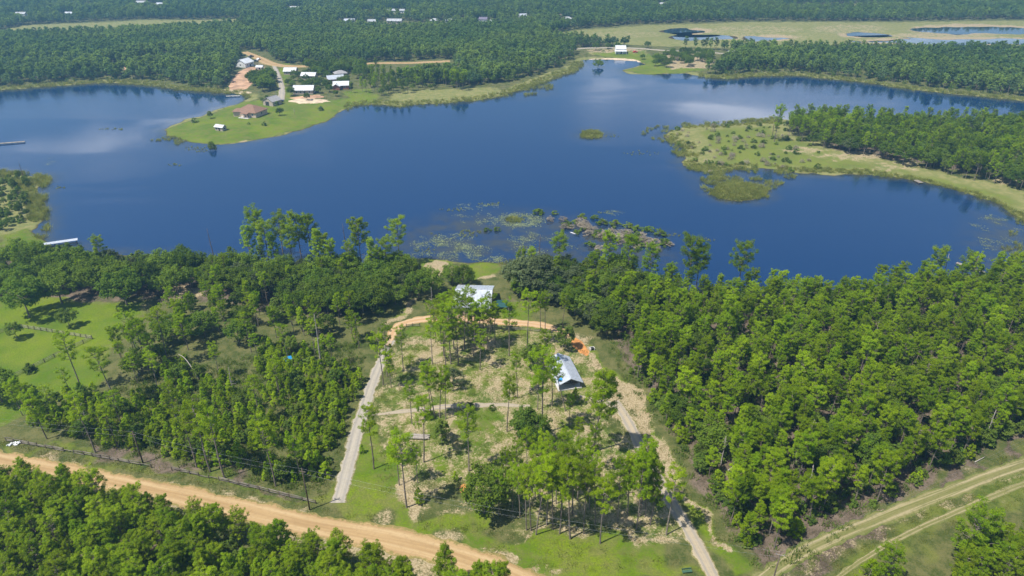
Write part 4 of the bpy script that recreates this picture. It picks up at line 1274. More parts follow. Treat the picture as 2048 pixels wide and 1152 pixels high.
# the pine clusters
def cluster(lst, kinds, what, group, wide):
    order = sorted(range(len(lst)), key=lambda k: lst[k][0])
    for k, (ub, vb, vt) in enumerate(lst):
        n = order.index(k)
        h = vb - vt
        nth = "%s from its left" % ORD[n] if n < len(lst) / 2 else "%s from its right" % ORD[len(lst) - 1 - n]
        spot(kinds[k % len(kinds)], ub, vb, vt, "%s, trunk %s" % (what, nth), group, wide=wide, tilt=(random.gauss(0, 0.03), random.gauss(0, 0.03)))
ORD = ["first", "second", "third", "fourth", "fifth", "sixth", "seventh", "eighth", "ninth", "tenth", "eleventh", "twelfth", "thirteenth"]
cluster([(1024, 1028, 930), (1053, 1065, 945), (1062, 1066, 930), (1072, 1074, 925), (1081, 1022, 905), (1093, 1054, 915), (1105, 1063, 930), (1119, 1071, 930), (1121, 1046, 900),
         (1167, 1070, 935), (1154, 1004, 880), (1010, 1000, 900), (1035, 985, 885), (1055, 965, 870), (1080, 975, 868), (1098, 990, 880), (1125, 985, 870), (1145, 1030, 895), (1178, 1020, 905), (1070, 1000, 892), (1112, 1010, 890), (1040, 1040, 930), (1190, 1050, 925)],
        ('tall',), "pine in the cluster at the yard's front", "pine cluster at the front of the yard", 0.80)
cluster([(1272, 1060, 905), (1279, 1035, 893), (1290, 1035, 912), (1255, 1030, 905), (1235, 1045, 928), (1300, 1052, 925)], ('wood',), "full-crowned pine in the clump by the right driveway", "pine clump by the right driveway", 0.72)
cluster([(892, 742, 650), (902, 731, 610), (917, 735, 640), (960, 742, 665), (908, 701, 605), (929, 701, 600), (950, 701, 610), (962, 705, 605), (967, 694, 598), (981, 671, 590), (937, 671, 578),
         (922, 678, 585), (871, 687, 620), (882, 690, 600), (895, 680, 590), (912, 668, 580), (947, 715, 648), (888, 715, 615), (975, 700, 620), (898, 660, 590), (865, 668, 605), (990, 690, 612)],
        ('tall',), "pine in the cluster before the house", "pine cluster before the metal-roofed house", 1.05)
SHORE = [
 ('tall', 524, 512, 422, "tallest spreading pine on the left near shore"), ('tall', 568, 520, 432, "slim pine right of the tallest shore pine"), ('wood', 606, 528, 430, "dense tall pine on the left near shore"),
 ('wood', 626, 532, 436, "second dense tall pine on the left near shore"), ('tall', 655, 545, 470, "pine behind the two dense shore pines"), ('wood', 725, 548, 446, "dark conical pine on the shore left of the sandy gap"), ('tall', 800, 528, 440, "umbrella-topped thin pine left of the grassy shore gap"),
 ('wood', 505, 532, 452, "dense pine left of the tallest shore pine"), ('shore', 540, 536, 446, "broad pine just below the tallest shore pine"), ('wood', 556, 545, 468, "bushy pine among the tall left shore pines"), ('shore', 588, 542, 452, "pine between the slim one and the dense tall shore pines"), ('wood', 642, 545, 458, "pine right of the two dense tall shore pines"),
 ('wood', 668, 552, 484, "shorter pine right of the left shore's tall group"), ('shore', 705, 554, 486, "pine left of the dark conical shore pine"), ('wood', 748, 556, 478, "pine right of the dark conical shore pine"), ('wood', 762, 562, 500, "low pine between conical and umbrella pines on the shore"),
 ('tall', 775, 560, 480, "pine at the shore left of the grassy gap"), ('tall', 1118, 550, 472, "round-topped pine on the shore above the house's right"), ('tall', 1373, 592, 478, "tall pine against the water on the right near shore"), ('tall', 1390, 596, 500, "pine just right of the tall right-shore pine"),
 ('tall', 1472, 588, 490, "lone umbrella pine standing out against the blue water"), ('tall', 1858, 575, 497, "thin pine against the water near the right dock"), ('tall', 1795, 582, 528, "short pine on the right shore left of the thin one"), ('tall', 1922, 568, 503, "flat-topped pine beside the right dock"),
 ('wood', 1215, 560, 470, "bushy pine on the shore behind the grey shrubs"), ('wood', 1250, 570, 478, "second bushy pine on the shore behind the grey shrubs"), ('wood', 1295, 578, 490, "third bushy pine on the shore behind the grey shrubs"), ('tall', 212, 540, 475, "slim pine right of the covered dock"),
 ('grey', 1045, 585, 515, "large grey-green oak right of the metal-roofed house"), ('grey', 1080, 588, 512, "second large grey-green oak right of the metal-roofed house"), ('oak', 905, 570, 532, "round dark oak behind the metal-roofed house"), ('oak', 925, 575, 532, "second round dark oak behind the metal-roofed house"), ('oak', 865, 592, 540, "dark oak left of the metal-roofed house"), ('oak', 838, 600, 545, "leftmost dark oak beside the metal-roofed house"),
 ('oak', 60, 636, 562, "oak at the upper edge of the paddock casting a dark shadow"), ('oak', 125, 608, 545, "spreading oak shading the field's far edge, left one"), ('oak', 255, 612, 540, "spreading oak shading the field's far edge, right one"), ('leafy', 140, 656, 617, "small lone tree in the green field"), ('leafy', 35, 678, 644, "small lone tree beside the paddock fence"),
 ('shrub', 62, 745, 728, "round shrub on the paddock fence"), ('tall', 165, 785, 670, "sparse grey pine in front of the paddock fence"), ('tall', 240, 825, 698, "leaning dark pine beside the paddock"), ('oak', 5, 805, 738, "very dark oak at the left picture edge"), ('wood', 50, 820, 760, "dark pine beside the very dark oak at left"),
 ('tall', 285, 745, 625, "tall pine at the field's right edge, first of three"), ('tall', 300, 748, 640, "tall pine at the field's right edge, second of three"), ('tall', 340, 735, 618, "tall pine at the field's right edge, third of three"),
 ('wood', 95, 880, 790, "pine behind the log fence's left end"), ('tall', 192, 908, 790, "tall bare-trunked pine behind the log fence"), ('tall', 395, 940, 815, "first of three thin pines behind the log fence's middle"), ('tall', 422, 948, 800, "second of three thin pines behind the log fence's middle"), ('tall', 450, 960, 820, "third of three thin pines behind the log fence's middle"), ('tall', 552, 975, 850, "thin pine near the log fence's right end"),
 ('fore', 895, 1190, 1100, "lone bushy pine rising over the dirt road"), ('fore', 960, 1205, 1128, "low pine top at the bottom edge, middle one of three"), ('fore', 1005, 1208, 1128, "low pine top at the bottom edge, right one of three"), ('fore', 982, 1215, 1135, "low pine top at the bottom edge, left one of three"), ('fore', 142, 990, 930, "pale-topped pine sticking up over the dirt road at left"),
 ('fore', 1762, 1180, 1100, "bushy pine on the grassy track's lower side"), ('young', 1728, 1172, 1118, "small pine left of the bushy pine on the grassy track's lower side"), ('fore', 1922, 1130, 1020, "tall-topped pine left of the corner wood"),
 ('wood', 1548, 285, 215, "pine standing apart at the tip of the peninsula wood"),
]
for k, ub, vb, vt, lab in SHORE:
    if k == 'tall' and vb < 600: k = 'shore'
    spot(k, ub, vb, vt, lab, tilt=(random.gauss(0, 0.02), random.gauss(0, 0.02)))

# far trees one can tell apart
def clump(kind, poly_px, step, lab, grp, seed, lo, hi, keep=1.0):
    g = np.random.default_rng(seed)
    x, y = jgrid(P(poly_px), step, g, keep=keep)
    wd = wdist(x, y); z = hz(x, y, wd); rd = dist_to_roads(x, y)
    pu = np.array([project(a, b_, 0.0) for a, b_ in zip(x, y)]); plo, phi = pu.min(0), pu.max(0) + 1e-6
    for i in range(len(x)):
        if wd[i] < 1.5 or rd[i] < 1.5: continue
        if any(math.hypot(x[i] - a, y[i] - b_) < r_ for a, b_, r_ in HOUSE_SPOTS): continue
        fr = (pu[i] - plo) / (phi - plo)
        H_ = lo + (hi - lo) * g.random()
        sz = "taller" if H_ > lo + 0.66 * (hi - lo) else "shorter" if H_ < lo + 0.33 * (hi - lo) else "mid-sized"
        where = "%s %s" % (("back", "front")[int(fr[1] * 2)], ("far left", "left", "middle", "right", "far right")[int(fr[0] * 5)])
        plant(kind, x[i], y[i], z[i], H_, g.random() * 6.28, int(g.integers(20)), "%s %s, %s" % (sz, lab, where), grp)

HOUSES_FAR = [   # u, v, width m, depth m, wall h, rot deg, roof, roof material, wall material, name, label
 (505, 234, 15, 12, 3.0, -18, 'hip', M_BROWNROOF, M_CREAM, "house", "cream house with brown hip roof on the grassy point"),
 (546, 213, 8, 9, 3.2, 62, 'gable', M_GREYROOF, M_TAN, "garage", "tan garage with dark door behind the brown-roofed house"),
 (443, 264, 5.5, 3.6, 2.3, -20, 'gable', M_WHITEROOF, M_TAN, "garden_shed", "small white-roofed shed on the open lawn of the point"),
 (491, 136, 11, 10, 3.6, 70, 'gable', M_WHITEROOF, M_WHITE, "metal_building", "white metal building on the bare clay lot across the lake"),
 (521, 143, 5, 4, 2.4, 0, 'gable', M_WHITEROOF, M_WHITE, "garden_shed", "small white shed right of the metal building on clay"),
 (583, 151, 9.5, 8, 3.0, 0, 'gable', M_WHITEROOF, M_TAN, "shop_building", "white-roofed building beside the far gravel lane"),
 (620, 162, 11, 7, 3.0, -5, 'gable', M_WHITEROOF, M_TAN, "house", "white-roofed house half hidden by trees, upper middle of the hamlet"),
 (610, 190, 14, 9, 3.0, 2, 'gable', M_WHITEROOF, M_TAN, "house", "long white-roofed house nearest the bare sand across the lake"),
 (684, 180, 11, 8, 3.0, 6, 'gable', M_WHITEROOF, M_BRICK, "brick_house", "red brick house with white roof at the hamlet's right"),
 (672, 168, 12, 8, 3.0, 20, 'gable', M_METAL, M_BRICK, "brick_house", "brick house with grey metal roof behind the white-roofed one"),
 (682, 158, 9, 7, 3.0, 25, 'hip', M_GREYROOF, M_TAN, "house", "grey-roofed house at the back right of the hamlet"),
 (1240, 108, 9, 9, 4.2, 0, 'gable', M_WHITEROOF, M_WHITE, "beach_house", "white beach house with porch behind the upper bay"),
 (1468, 118, 13, 9, 3.6, 8, 'gable', M_WHITEROOF, M_RED, "barn", "red barn with white roof beyond the lake at right"),
 (327, 122, 7, 6, 2.6, 10, 'gable', M_WHITEROOF, M_TAN, "house", "small pale house among trees on the left far shore"),
 (790, 50, 20, 9, 3.2, -4, 'gable', M_WHITEROOF, M_TAN, "long_barn", "long white-roofed barn far beyond the lake"),
 (744, 50, 10, 8, 3.2, 10, 'gable', M_WHITEROOF, M_WHITE, "house", "far white house left of the long barn"),
 (785, 28, 14, 8, 3.2, 0, 'gable', M_WHITEROOF, M_WHITE, "house", "far long white house above the long barn"),
 (805, 28, 7, 7, 3.2, 0, 'gable', M_WHITEROOF, M_WHITE, "garden_shed", "far white shed right of the long white house"),
 (870, 49, 12, 8, 3.2, 0, 'hip', M_WHITEROOF, M_CREAM, "house", "far pinkish white house right of the long barn"),
 (897, 49, 8, 7, 3.2, 15, 'gable', M_WHITEROOF, M_WHITE, "house", "far small white house next to the pinkish one"),
 (967, 48, 11, 9, 4.2, -12, 'gable', M_PURPLEROOF, M_WHITE, "house", "far white gabled house with violet roof"),
 (985, 49, 6, 6, 2.6, 0, 'gable', M_WHITEROOF, M_WHITE, "garden_shed", "far white shed right of the violet-roofed house"),
 (1045, 38, 11, 8, 3.2, 10, 'gable', M_METAL, M_WHITE, "house", "far grey-roofed house right of the violet-roofed one"),
 (1118, 38, 9, 7, 3.0, 0, 'gable', M_BROWNROOF, M_CREAM, "house", "far brown-roofed house near the marsh's left end"),
 (1135, 44, 12, 8, 3.0, -6, 'hip', M_WHITEROOF, M_CREAM, "house", "far pale house just above the marsh's left end"),
 (1325, 15, 10, 8, 3.0, 0, 'gable', M_WHITEROOF, M_WHITE, "house", "lone far white house at top right of centre"),
 (45, 35, 14, 8, 3.0, 0, 'gable', M_WHITEROOF, M_WHITE, "house", "far white house at the top left"),
 (140, 34, 10, 7, 3.0, 5, 'gable', M_METAL, M_WHITE, "house", "far grey-roofed house right of the top left white one"),
 (285, 11, 16, 9, 3.2, 0, 'gable', M_WHITEROOF, M_WHITE, "long_barn", "far long white barn near the top edge at left"),
 (322, 15, 11, 8, 3.2, -15, 'gable', M_METAL, M_WHITE, "house", "far house right of the top edge barn"),
 (590, 22, 13, 7, 3.0, 0, 'gable', M_WHITEROOF, M_WHITE, "house", "far white house at top left of centre"),
 (700, 48, 14, 8, 3.0, 4, 'gable', M_METAL, M_WHITE, "house", "far grey-roofed house left of the long barn's neighbours"),
]
HOUSE_SPOTS = []
for h in HOUSES_FAR:
    a, b_ = gnd(h[0], h[1])
    HOUSE_SPOTS.append((a, b_, max(h[2], h[3]) * 0.62 + 1.5))

clump('oak', [(503, 160), (530, 155), (556, 160), (558, 182), (520, 186), (503, 178)], 6.5, "rounded tree in the clump left of the far gravel lane", "clump left of the far gravel lane", 61, 6.5, 9.5)
clump('oak', [(574, 158), (700, 145), (715, 165), (660, 190), (630, 196), (576, 196)], 7.5, "rounded tree among the white-roofed houses across the lake", "trees among the hamlet's houses", 62, 4.5, 7, 0.6)
clump('oak', [(590, 142), (720, 138), (745, 165), (715, 165), (640, 150)], 7.0, "tree behind the hamlet across the lake", "trees behind the hamlet", 63, 7, 10, 0.7)
clump('wood', [(708, 170), (760, 150), (800, 160), (900, 160), (940, 172), (850, 186), (780, 196), (735, 200)], 8.0, "thin pine in the open marshy stand right of the hamlet", "open pine stand right of the hamlet", 64, 9, 13, 0.6)
clump('leafy', [(720, 160), (1000, 150), (1040, 165), (900, 180), (760, 195)], 7.0, "low leafy tree in the marshy stand right of the hamlet", "low trees right of the hamlet", 65, 3.5, 6.5, 0.6)
clump('wood', [(900, 176), (935, 176), (935, 188), (900, 188)], 5.0, "pine in the small group at the far marsh edge", "small pine group at the far marsh", 66, 11, 13)
clump('oak', [(1300, 118), (1345, 112), (1420, 112), (1425, 135), (1380, 140), (1310, 138)], 7.5, "small round tree on the sandy lot by the far bay", "trees on the sandy far lot", 67, 5, 8, 0.6)
clump('oak', [(1180, 98), (1290, 97), (1300, 102), (1180, 104)], 12.0, "small tree behind the far white beach house", "trees behind the beach house", 68, 5, 8, 0.7)
for ub, vb, vt, k, lab in [(421, 237, 222, 'leafy', "green tree at the tip of the grassy point"), (424, 295, 283, 'leafy', "leafy tree in the shallows below the grassy point"), (556, 222, 203, 'wood', "dark conical tree beside the tan garage"), (560, 232, 216, 'oak', "small dark tree in front of the conical one by the garage"),
                       (525, 205, 196, 'oak', "bushy tree behind the brown-roofed house"), (535, 200, 190, 'oak', "second bushy tree behind the brown-roofed house"), (615, 202, 186, 'oak', "spreading tree on bare sand before the long white roof"), (672, 193, 180, 'oak', "lone tree on the lawn right of the brick house"), (703, 186, 165, 'wood', "dark pine at the lawn's right edge across the lake"),
                       (642, 221, 212, 'shrub', "bush at the water's edge right of the point lawn"), (529, 252, 244, 'shrub', "dark bush on the point lawn"), (498, 250, 244, 'shrub', "bush in front of the brown-roofed house"), (390, 244, 236, 'shrub', "small bush near the tip of the point"), (1196, 132, 118, 'oak', "small dark tree at the upper bay's left shore"), (1285, 118, 108, 'oak', "small tree right of the beach house")]:
    spot(k, ub, vb, vt, lab)

# snags and dead wood
def snag(ub, vb, vt, label, mat, seed, lean=0.05, nb=9, name="dead_tree"):
    x, y = gnd(ub, vb); z = hz1(x, y)
    H = height_at(x, y, vt) - z
    tr, br = make_snag(seed, H, 0.10 + 0.009 * H, nb, lean)
    o = thing(name, label, "dead tree", (x, y, z - 0.05), random.random() * 6.28)
    tr.build('trunk', mat, o, True); [q.build('branch', mat, o) for q in br]
for a in [(427, 512, 458, "black snag standing in the water at the left near shore", M_SNAG, 1), (694, 512, 446, "tall thin snag in the water left of the umbrella pine", M_SNAG, 2), (1078, 528, 470, "dark snag at the shore left of the round-topped pine", M_SNAG, 3), (46, 352, 322, "thin snag on the left marsh point", M_SNAG, 4),
          (645, 742, 626, "pale dead pine rising out of the thicket", M_DEAD, 5, 0.02, 14), (1880, 575, 510, "white leaning dead trunk near the right dock", M_DEAD, 6, 0.12), (1838, 578, 548, "pale dead tree on the right shore", M_DEAD, 7, 0.08, 14), (1544, 276, 226, "bare snag at the peninsula's tip", M_SNAG, 8), (1606, 262, 214, "snag behind the peninsula wood's left end", M_SNAG, 9),
          (1640, 258, 212, "snag behind the peninsula wood, second from its tip", M_SNAG, 10), (1912, 262, 226, "snag behind the peninsula wood's right part", M_SNAG, 11), (1610, 905, 840, "grey dead tree inside the right wood's clearing", M_DEAD, 12, 0.03, 16), (1605, 1020, 930, "bare grey tree near the right wood's lower edge", M_DEAD, 13, 0.02, 18), (1440, 940, 870, "bare grey tree near the right wood's driveway edge", M_DEAD, 14, 0.04, 14),
          (1400, 700, 640, "dead tree among pines in the right wood's upper part", M_DEAD, 15, 0.05, 12), (1745, 690, 640, "bare dead tree in the middle of the right wood", M_DEAD, 16, 0.05, 12), (868, 650, 575, "grey dead pine in the cluster before the house", M_DEAD, 17, 0.06, 10), (180, 860, 780, "dead grey pine behind the log fence's left part", M_DEAD, 18, 0.02, 16), (385, 252, 238, "bare grey tree at the point's tip", M_DEAD, 19, 0.05, 14), (590, 232, 216, "bare grey tree on the point lawn right of the garage", M_DEAD, 20, 0.05, 14),
          (470, 800, 735, "bare grey sapling in the thicket", M_DEAD, 21, 0.04, 12), (1960, 900, 820, "bare trunk at the right wood's right edge", M_DEAD, 22, 0.03, 10), (1700, 820, 755, "dead pine in the right wood's middle", M_DEAD, 23, 0.05, 12)]:
    snag(*a)
def log(u0, v0, z0, u1, v1, z1, r, label, mat=M_DEAD, bow=0.0, name="fallen_trunk"):
    a = gnd(u0, v0); b_ = gnd(u1, v1)
    za, zb = hz1(*a) + z0, hz1(*b_) + z1
    n = 8; pts = []
    for k in range(n + 1):
        t = k / n
        pts.append((a[0] + (b_[0] - a[0]) * t, a[1] + (b_[1] - a[1]) * t, za + (zb - za) * t + bow * math.sin(math.pi * t)))
    o = MB().tube(pts, [r * (1 - 0.6 * k / n) for k in range(n + 1)], 6).build(name, mat, None, True)
    tag(o, label, "fallen trunk")
log(402, 772, 0, 368, 748, 5.0, 0.16, "pale dead trunk arching over the thicket", bow=2.2)
log(1452, 958, 1.2, 1470, 948, 1.6, 0.14, "pale fallen trunk across bushes in the right wood")
log(1500, 935, 0.2, 1522, 925, 0.8, 0.12, "grey fallen trunk near the right wood's clearing")
log(955, 702, 0.15, 925, 655, 2.6, 0.13, "fallen grey trunk lying among the pines before the house")
log(1945, 935, 0.2, 1965, 925, 0.3, 0.14, "bleached branch lying on the litter strip at right")
log(1505, 872, 0.3, 1490, 850, 1.4, 0.12, "leaning broken trunk above the right wood's clearing")

# ------------------------------------------------------------------ buildings
def window(parent, c, w, h, rz, frame=M_WHITE):
    f = MB().quad_box((0, 0, 0), (w, 0.10, h)).build('window', frame, parent)
    f.location = c; f.rotation_euler = (0, 0, rz)
    MB().quad_box((0, -0.03, 0), (w - 0.22, 0.10, h - 0.22)).build('pane', M_GLASS, f)
    return f

def walls_gable(w, d, h, rise, t=0.0):
    """walls of a gabled box, ridge along x"""
    mb = MB()
    a, b_ = w / 2, d / 2
    mb.poly([(-a, -b_, -0.3), (a, -b_, -0.3), (a, -b_, h), (-a, -b_, h)])
    mb.poly([(a, b_, -0.3), (-a, b_, -0.3), (-a, b_, h), (a, b_, h)])
    mb.poly([(a, -b_, -0.3), (a, b_, -0.3), (a, b_, h), (a, 0, h + rise), (a, -b_, h)])
    mb.poly([(-a, b_, -0.3), (-a, -b_, -0.3), (-a, -b_, h), (-a, 0, h + rise), (-a, b_, h)])
    return mb

def roof_gable(w, d, h, rise, over=0.5, t=0.14, ribs=0.0):
    mb = MB()
    a, b_ = w / 2 + over, d / 2
    k = rise / b_
    e = b_ + over
    ze = h - over * k
    off = 0.12
    for s in (-1, 1):
        pts = [(-a, s * e, ze + off), (a, s * e, ze + off), (a, 0, h + rise + off), (-a, 0, h + rise + off)]
        if s > 0: pts = pts[::-1]
        mb.slab(pts, t)
        if ribs:
            n = int(2 * a / ribs)
            L_ = math.hypot(e, rise + over * k)
            for i in range(n + 1):
                x = -a + 0.05 + i * (2 * a - 0.1) / n
                mb.quad_box((x, s * e / 2, (ze + h + rise) / 2 + off + 0.035), (0.05, L_, 0.07), 0, -s * math.atan2(rise + over * k, e))
    mb.quad_box((0, 0, h + rise + off + 0.03), (2 * a, 0.35, 0.08))
    return mb

def roof_hip(w, d, h, rise, over=0.6):
    mb = MB()
    a, b_ = w / 2 + over, d / 2 + over
    r = max(0.5, a - b_)
    z0, z1 = h + 0.08, h + rise
    E = [(-a, -b_, z0), (a, -b_, z0), (a, b_, z0), (-a, b_, z0)]
    p, q = (-r, 0, z1), (r, 0, z1)
    mb.poly([E[0], E[1], q, p]).poly([E[1], E[2], q]).poly([E[2], E[3], p, q]).poly([E[3], E[0], p])
    mb.poly([(x, y, z - 0.2) for x, y, z in reversed(E)])
    for i in range(4):
        A, B = E[i], E[(i + 1) % 4]
        mb.poly([(A[0], A[1], A[2] - 0.2), (B[0], B[1], B[2] - 0.2), B, A])
    return mb

def far_house(u, v, w, d, h, rdeg, kind, rmat, wmat, name, label):
    x, y = gnd(u, v); z = hz1(x, y)
    cat = dict(garden_shed='shed', barn='barn', long_barn='barn', garage='garage').get(name, 'house' if 'house' in name else 'building')
    if v < 60:
        w, d = w * 0.85, d * 0.85
        rmat = M_FARROOF if rmat is M_WHITEROOF else rmat  # farthest white roofs take the haze-muted copy
    o = thing(name, label, cat, (x, y, z), R(rdeg))
    rise = 0.26 * d if kind == 'gable' else 0.30 * d
    if kind == 'gable':
        walls_gable(w, d, h, rise).build('wall', wmat, o)
        roof_gable(w, d, h, rise).build('roof', rmat, o)
    else:
        walls_gable(w, d, h, 0.02).build('wall', wmat, o)
        roof_hip(w, d, h, rise).build('roof', rmat, o)
    dr = MB().quad_box((0, 0, 0), (1.1 if d < 8.5 else 1.3, 0.12, 2.1)).build('door', M_DARKDOOR, o)
    dr.location = (w * 0.08, -d / 2, 1.06)
    n = max(1, int(w / 4))
    for i in range(n):
        xx = -w / 2 + (i + 0.5) * w / n
        if abs(xx - w * 0.08) < 1.5: xx += 1.7 * (1 if xx > w * 0.08 else -1)
        if abs(xx) < w / 2 - 0.8:
            window(o, (xx, -d / 2, h * 0.55), 1.4, 1.3, 0)
    window(o, (w / 2, 0, h * 0.55), 1.4, 1.3, math.pi / 2)
    window(o, (-w / 2, 0, h * 0.55), 1.4, 1.3, -math.pi / 2)
    return o

HOUSE = {}
for i, h in enumerate(HOUSES_FAR):
    HOUSE[i] = far_house(*h)
# roll-up doors, porch and wing
def addbox(parent, name, c, s, mat, rz=0.0):
    o = MB().quad_box((0, 0, 0), s).build(name, mat, parent)
    o.location = c; o.rotation_euler = (0, 0, rz)
    return o
addbox(HOUSE[1], 'garage_door', (-4.0, 0.6, 1.4), (0.14, 3.2, 2.7), M_DARKDOOR)
addbox(HOUSE[12], 'barn_door', (-3.4, -4.5, 1.5), (3.0, 0.14, 3.0), M_WHITE)
addbox(HOUSE[3], 'garage_door', (-5.5, -1.5, 1.5), (0.14, 3.0, 3.0), M_WHITE)
hp = HOUSE[0]
pr = MB().slab([(-2.2, -9.2, 2.7), (3.4, -9.2, 2.7), (3.4, -6.0, 3.3), (-2.2, -6.0, 3.3)], 0.2).build('porch_roof', M_BROWNROOF, hp)
for xx in (-2.0, 0.6, 3.2):
    addbox(hp, 'porch_post', (xx, -8.9, 1.2), (0.3, 0.3, 2.8), M_CREAM)
addbox(hp, 'terrace', (0.6, -7.8, 0.05), (7.5, 4.2, 0.3), M_CONC)
wing = walls_gable(6, 6, 3.0, 0.02).build('wing', M_CREAM, hp); wing.location = (-6.6, -3.6, 0); wing.rotation_euler = (0, 0, 0.4)
wr2 = roof_hip(6, 6, 3.0, 1.7).build('wing_roof', M_BROWNROOF, hp); wr2.location = (-6.6, -3.6, 0.02); wr2.rotation_euler = (0, 0, 0.4)
bh = HOUSE[11]
MB().slab([(-6, -8.2, 2.5), (5.0, -8.2, 2.5), (5.0, -4.6, 3.4), (-6, -4.6, 3.4)], 0.15).build('porch_roof', M_WHITEROOF, bh)
for xx in (-5.6, -2.2, 1.2, 4.6):
    addbox(bh, 'porch_post', (xx, -7.9, 1.2), (0.25, 0.25, 2.5), M_WHITE)
bk = HOUSE[8]
wing = walls_gable(5, 5, 2.9, 1.4).build('wing', M_BRICK, bk); wing.location = (-3.2, -4.4, 0); wing.rotation_euler = (0, 0, math.pi / 2)
wr2 = roof_gable(5, 5, 2.9, 1.4).build('wing_roof', M_WHITEROOF, bk); wr2.location = (-3.2, -4.4, 0); wr2.rotation_euler = (0, 0, math.pi / 2)

# the metal-roofed house behind the pines
hx, hy = gnd(948, 596, 4.0)
hzz = hz1(hx, hy)
hw, hd, hh_, hr = 11.4, 14.6, 3.4, 2.6
ho = thing("metal_roofed_house", "house with shiny metal roof behind the pine cluster in mid yard", "house", (hx, hy, hzz), R(-3))
walls_gable(hw, hd, hh_, hr).build('wall', M_TAN, ho)
rf = roof_gable(hw, hd, hh_, hr, 0.5, 0.14, 0.9).build('roof', M_METAL, ho)
ch = addbox(rf, 'vent_pipe', (3.0, -3.2, 5.4), (0.25, 0.25, 0.9), M_WIRE)
dr = addbox(ho, 'door', (1.0, -hd / 2, 1.05), (1.1, 0.14, 2.1), M_DARKDOOR)
addbox(dr, 'handle', (0.4, -0.1, 0), (0.06, 0.1, 0.06), M_WIRE)
for xx in (-4.4, -1.6, 3.8):
    window(ho, (xx, -hd / 2, 1.7), 1.3, 1.3, 0)
for yy in (-4.5, 0.5, 4.5):
    window(ho, (hw / 2, yy, 1.7), 1.3, 1.3, math.pi / 2)
# canvas carport beside it
cx_, cy_ = gnd(1003, 614, 2.4)
co = thing("canvas_carport", "dark green canvas carport right of the metal-roofed house", "carport", (cx_, cy_, hz1(cx_, cy_)), R(-3))
roof_gable(4.2, 4.6, 2.3, 0.6, 0.1, 0.05).build('canopy', M_GREENCLOTH, co)
for sx in (-1, 1):
    for sy in (-1, 1):
        MB().tube([(sx * 2.0, sy * 2.2, -0.1), (sx * 2.0, sy * 2.2, 2.35)], 0.05, 6).build('leg', M_WIRE, co)

# the open pavilion
ez, rz_ = 3.9, 5.3
fR = np.array(gnd(1168, 764, ez)); fL = np.array(gnd(1115, 769, ez)); bR = np.array(gnd(1138, 713, ez)); bL = np.array(gnd(1093, 717, ez))
ctr = (fR + fL + bR + bL) / 4
axis = ((bR - fR) + (bL - fL)) / 2
plen = np.linalg.norm(axis); pw = np.linalg.norm(fR - fL) * 0.97
prot = math.atan2(axis[1], axis[0])          # local x runs along the ridge, away from the camera
pz = hz1(*ctr)
po = thing("open_pavilion", "open-fronted pole pavilion with bluish metal roof in the yard", "pavilion", (ctr[0], ctr[1], pz), prot)
WL, WD, WH, WR = plen - 0.9, pw - 0.9, ez - pz - 0.2, rz_ - ez + 0.15
pr_ = roof_gable(WL, WD, WH, WR, 0.5, 0.12, 0.75).build('roof', M_METAL, po)
addbox(po, 'slab', (0, 0, 0.06), (WL + 0.5, WD + 0.5, 0.34), M_CONC)
for i in range(5):
    for s in (-1, 1):
        addbox(po, 'post', (-WL / 2 + 0.1 + i * (WL - 0.2) / 4, s * (WD / 2 - 0.1), WH / 2 + 0.1), (0.18, 0.18, WH - 0.1), M_DARKWOOD)
for s in (-1, 1):
    addbox(po, 'beam', (0, s * (WD / 2 - 0.1), WH - 0.16), (WL, 0.16, 0.28), M_DARKWOOD)
for xx in (-WL / 2 + 0.1, -WL / 4, 0, WL / 4, WL / 2 - 0.1):
    t = MB()
    t.quad_box((0, 0, WH - 0.10), (0.12, WD - 0.4, 0.2))
    for s in (-1, 1):
        L_ = math.hypot(WD / 2, WR)
        t.quad_box((0, s * WD / 4, WH + WR / 2 - 0.12), (0.12, L_ - 0.5, 0.18), 0, -s * math.atan2(WR, WD / 2))
    t.quad_box((0, 0, WH + WR / 2 - 0.15), (0.12, 0.14, WR - 0.4))
    tr_ = t.build('truss', M_DARKWOOD, po); tr_.location = (xx, 0, 0)
addbox(po, 'back_wall', (WL * 0.12, 0, WH / 2 + 0.12), (0.15, WD - 0.6, WH - 0.4), M_DARKWOOD)
addbox(po, 'side_wall', (WL * 0.31, WD / 2 - 0.28, WH / 2 + 0.12), (WL * 0.36, 0.12, WH - 0.5), M_TAN)
addbox(po, 'side_wall', (WL * 0.31, -WD / 2 + 0.28, WH / 2 + 0.12), (WL * 0.36, 0.12, WH - 0.5), M_TAN)
ca, sa = math.cos(prot), math.sin(prot)
def plocal(x, y, z):
    return (ctr[0] + x * ca - y * sa, ctr[1] + x * sa + y * ca, pz + z)
lp = thing("log_pile", "brown log pile stacked inside the pavilion's open end", "log pile", plocal(-WL * 0.18, 0.3, 0.23), prot)
for r_ in range(4):
    for k in range(7 - r_):
        a = MB().tube([(-0.2, 0, 0), (0.2, 0, 0)], 0.16, 7).build('split_log', M_DEAD if (k + r_) % 3 else M_BARK, lp)
        a.location = (random.uniform(-0.05, 0.05), (k - (6 - r_) / 2) * 0.34, 0.17 + r_ * 0.29)
tb = thing("picnic_table", "wooden picnic table under the pavilion roof", "table", plocal(-WL * 0.34, -1.6, 0.23), prot + 0.1)
addbox(tb, 'table_top', (0, 0, 0.75), (1.8, 0.8, 0.06), M_WOOD)
for s in (-1, 1):
    addbox(tb, 'bench', (0, s * 0.75, 0.45), (1.8, 0.28, 0.05), M_WOOD)
    addbox(tb, 'leg', (s * 0.7, 0, 0.36), (0.08, 1.5, 0.10), M_WOOD)
    addbox(tb, 'leg_post', (s * 0.62, 0, 0.36), (0.08, 0.5, 0.72), M_WOOD)
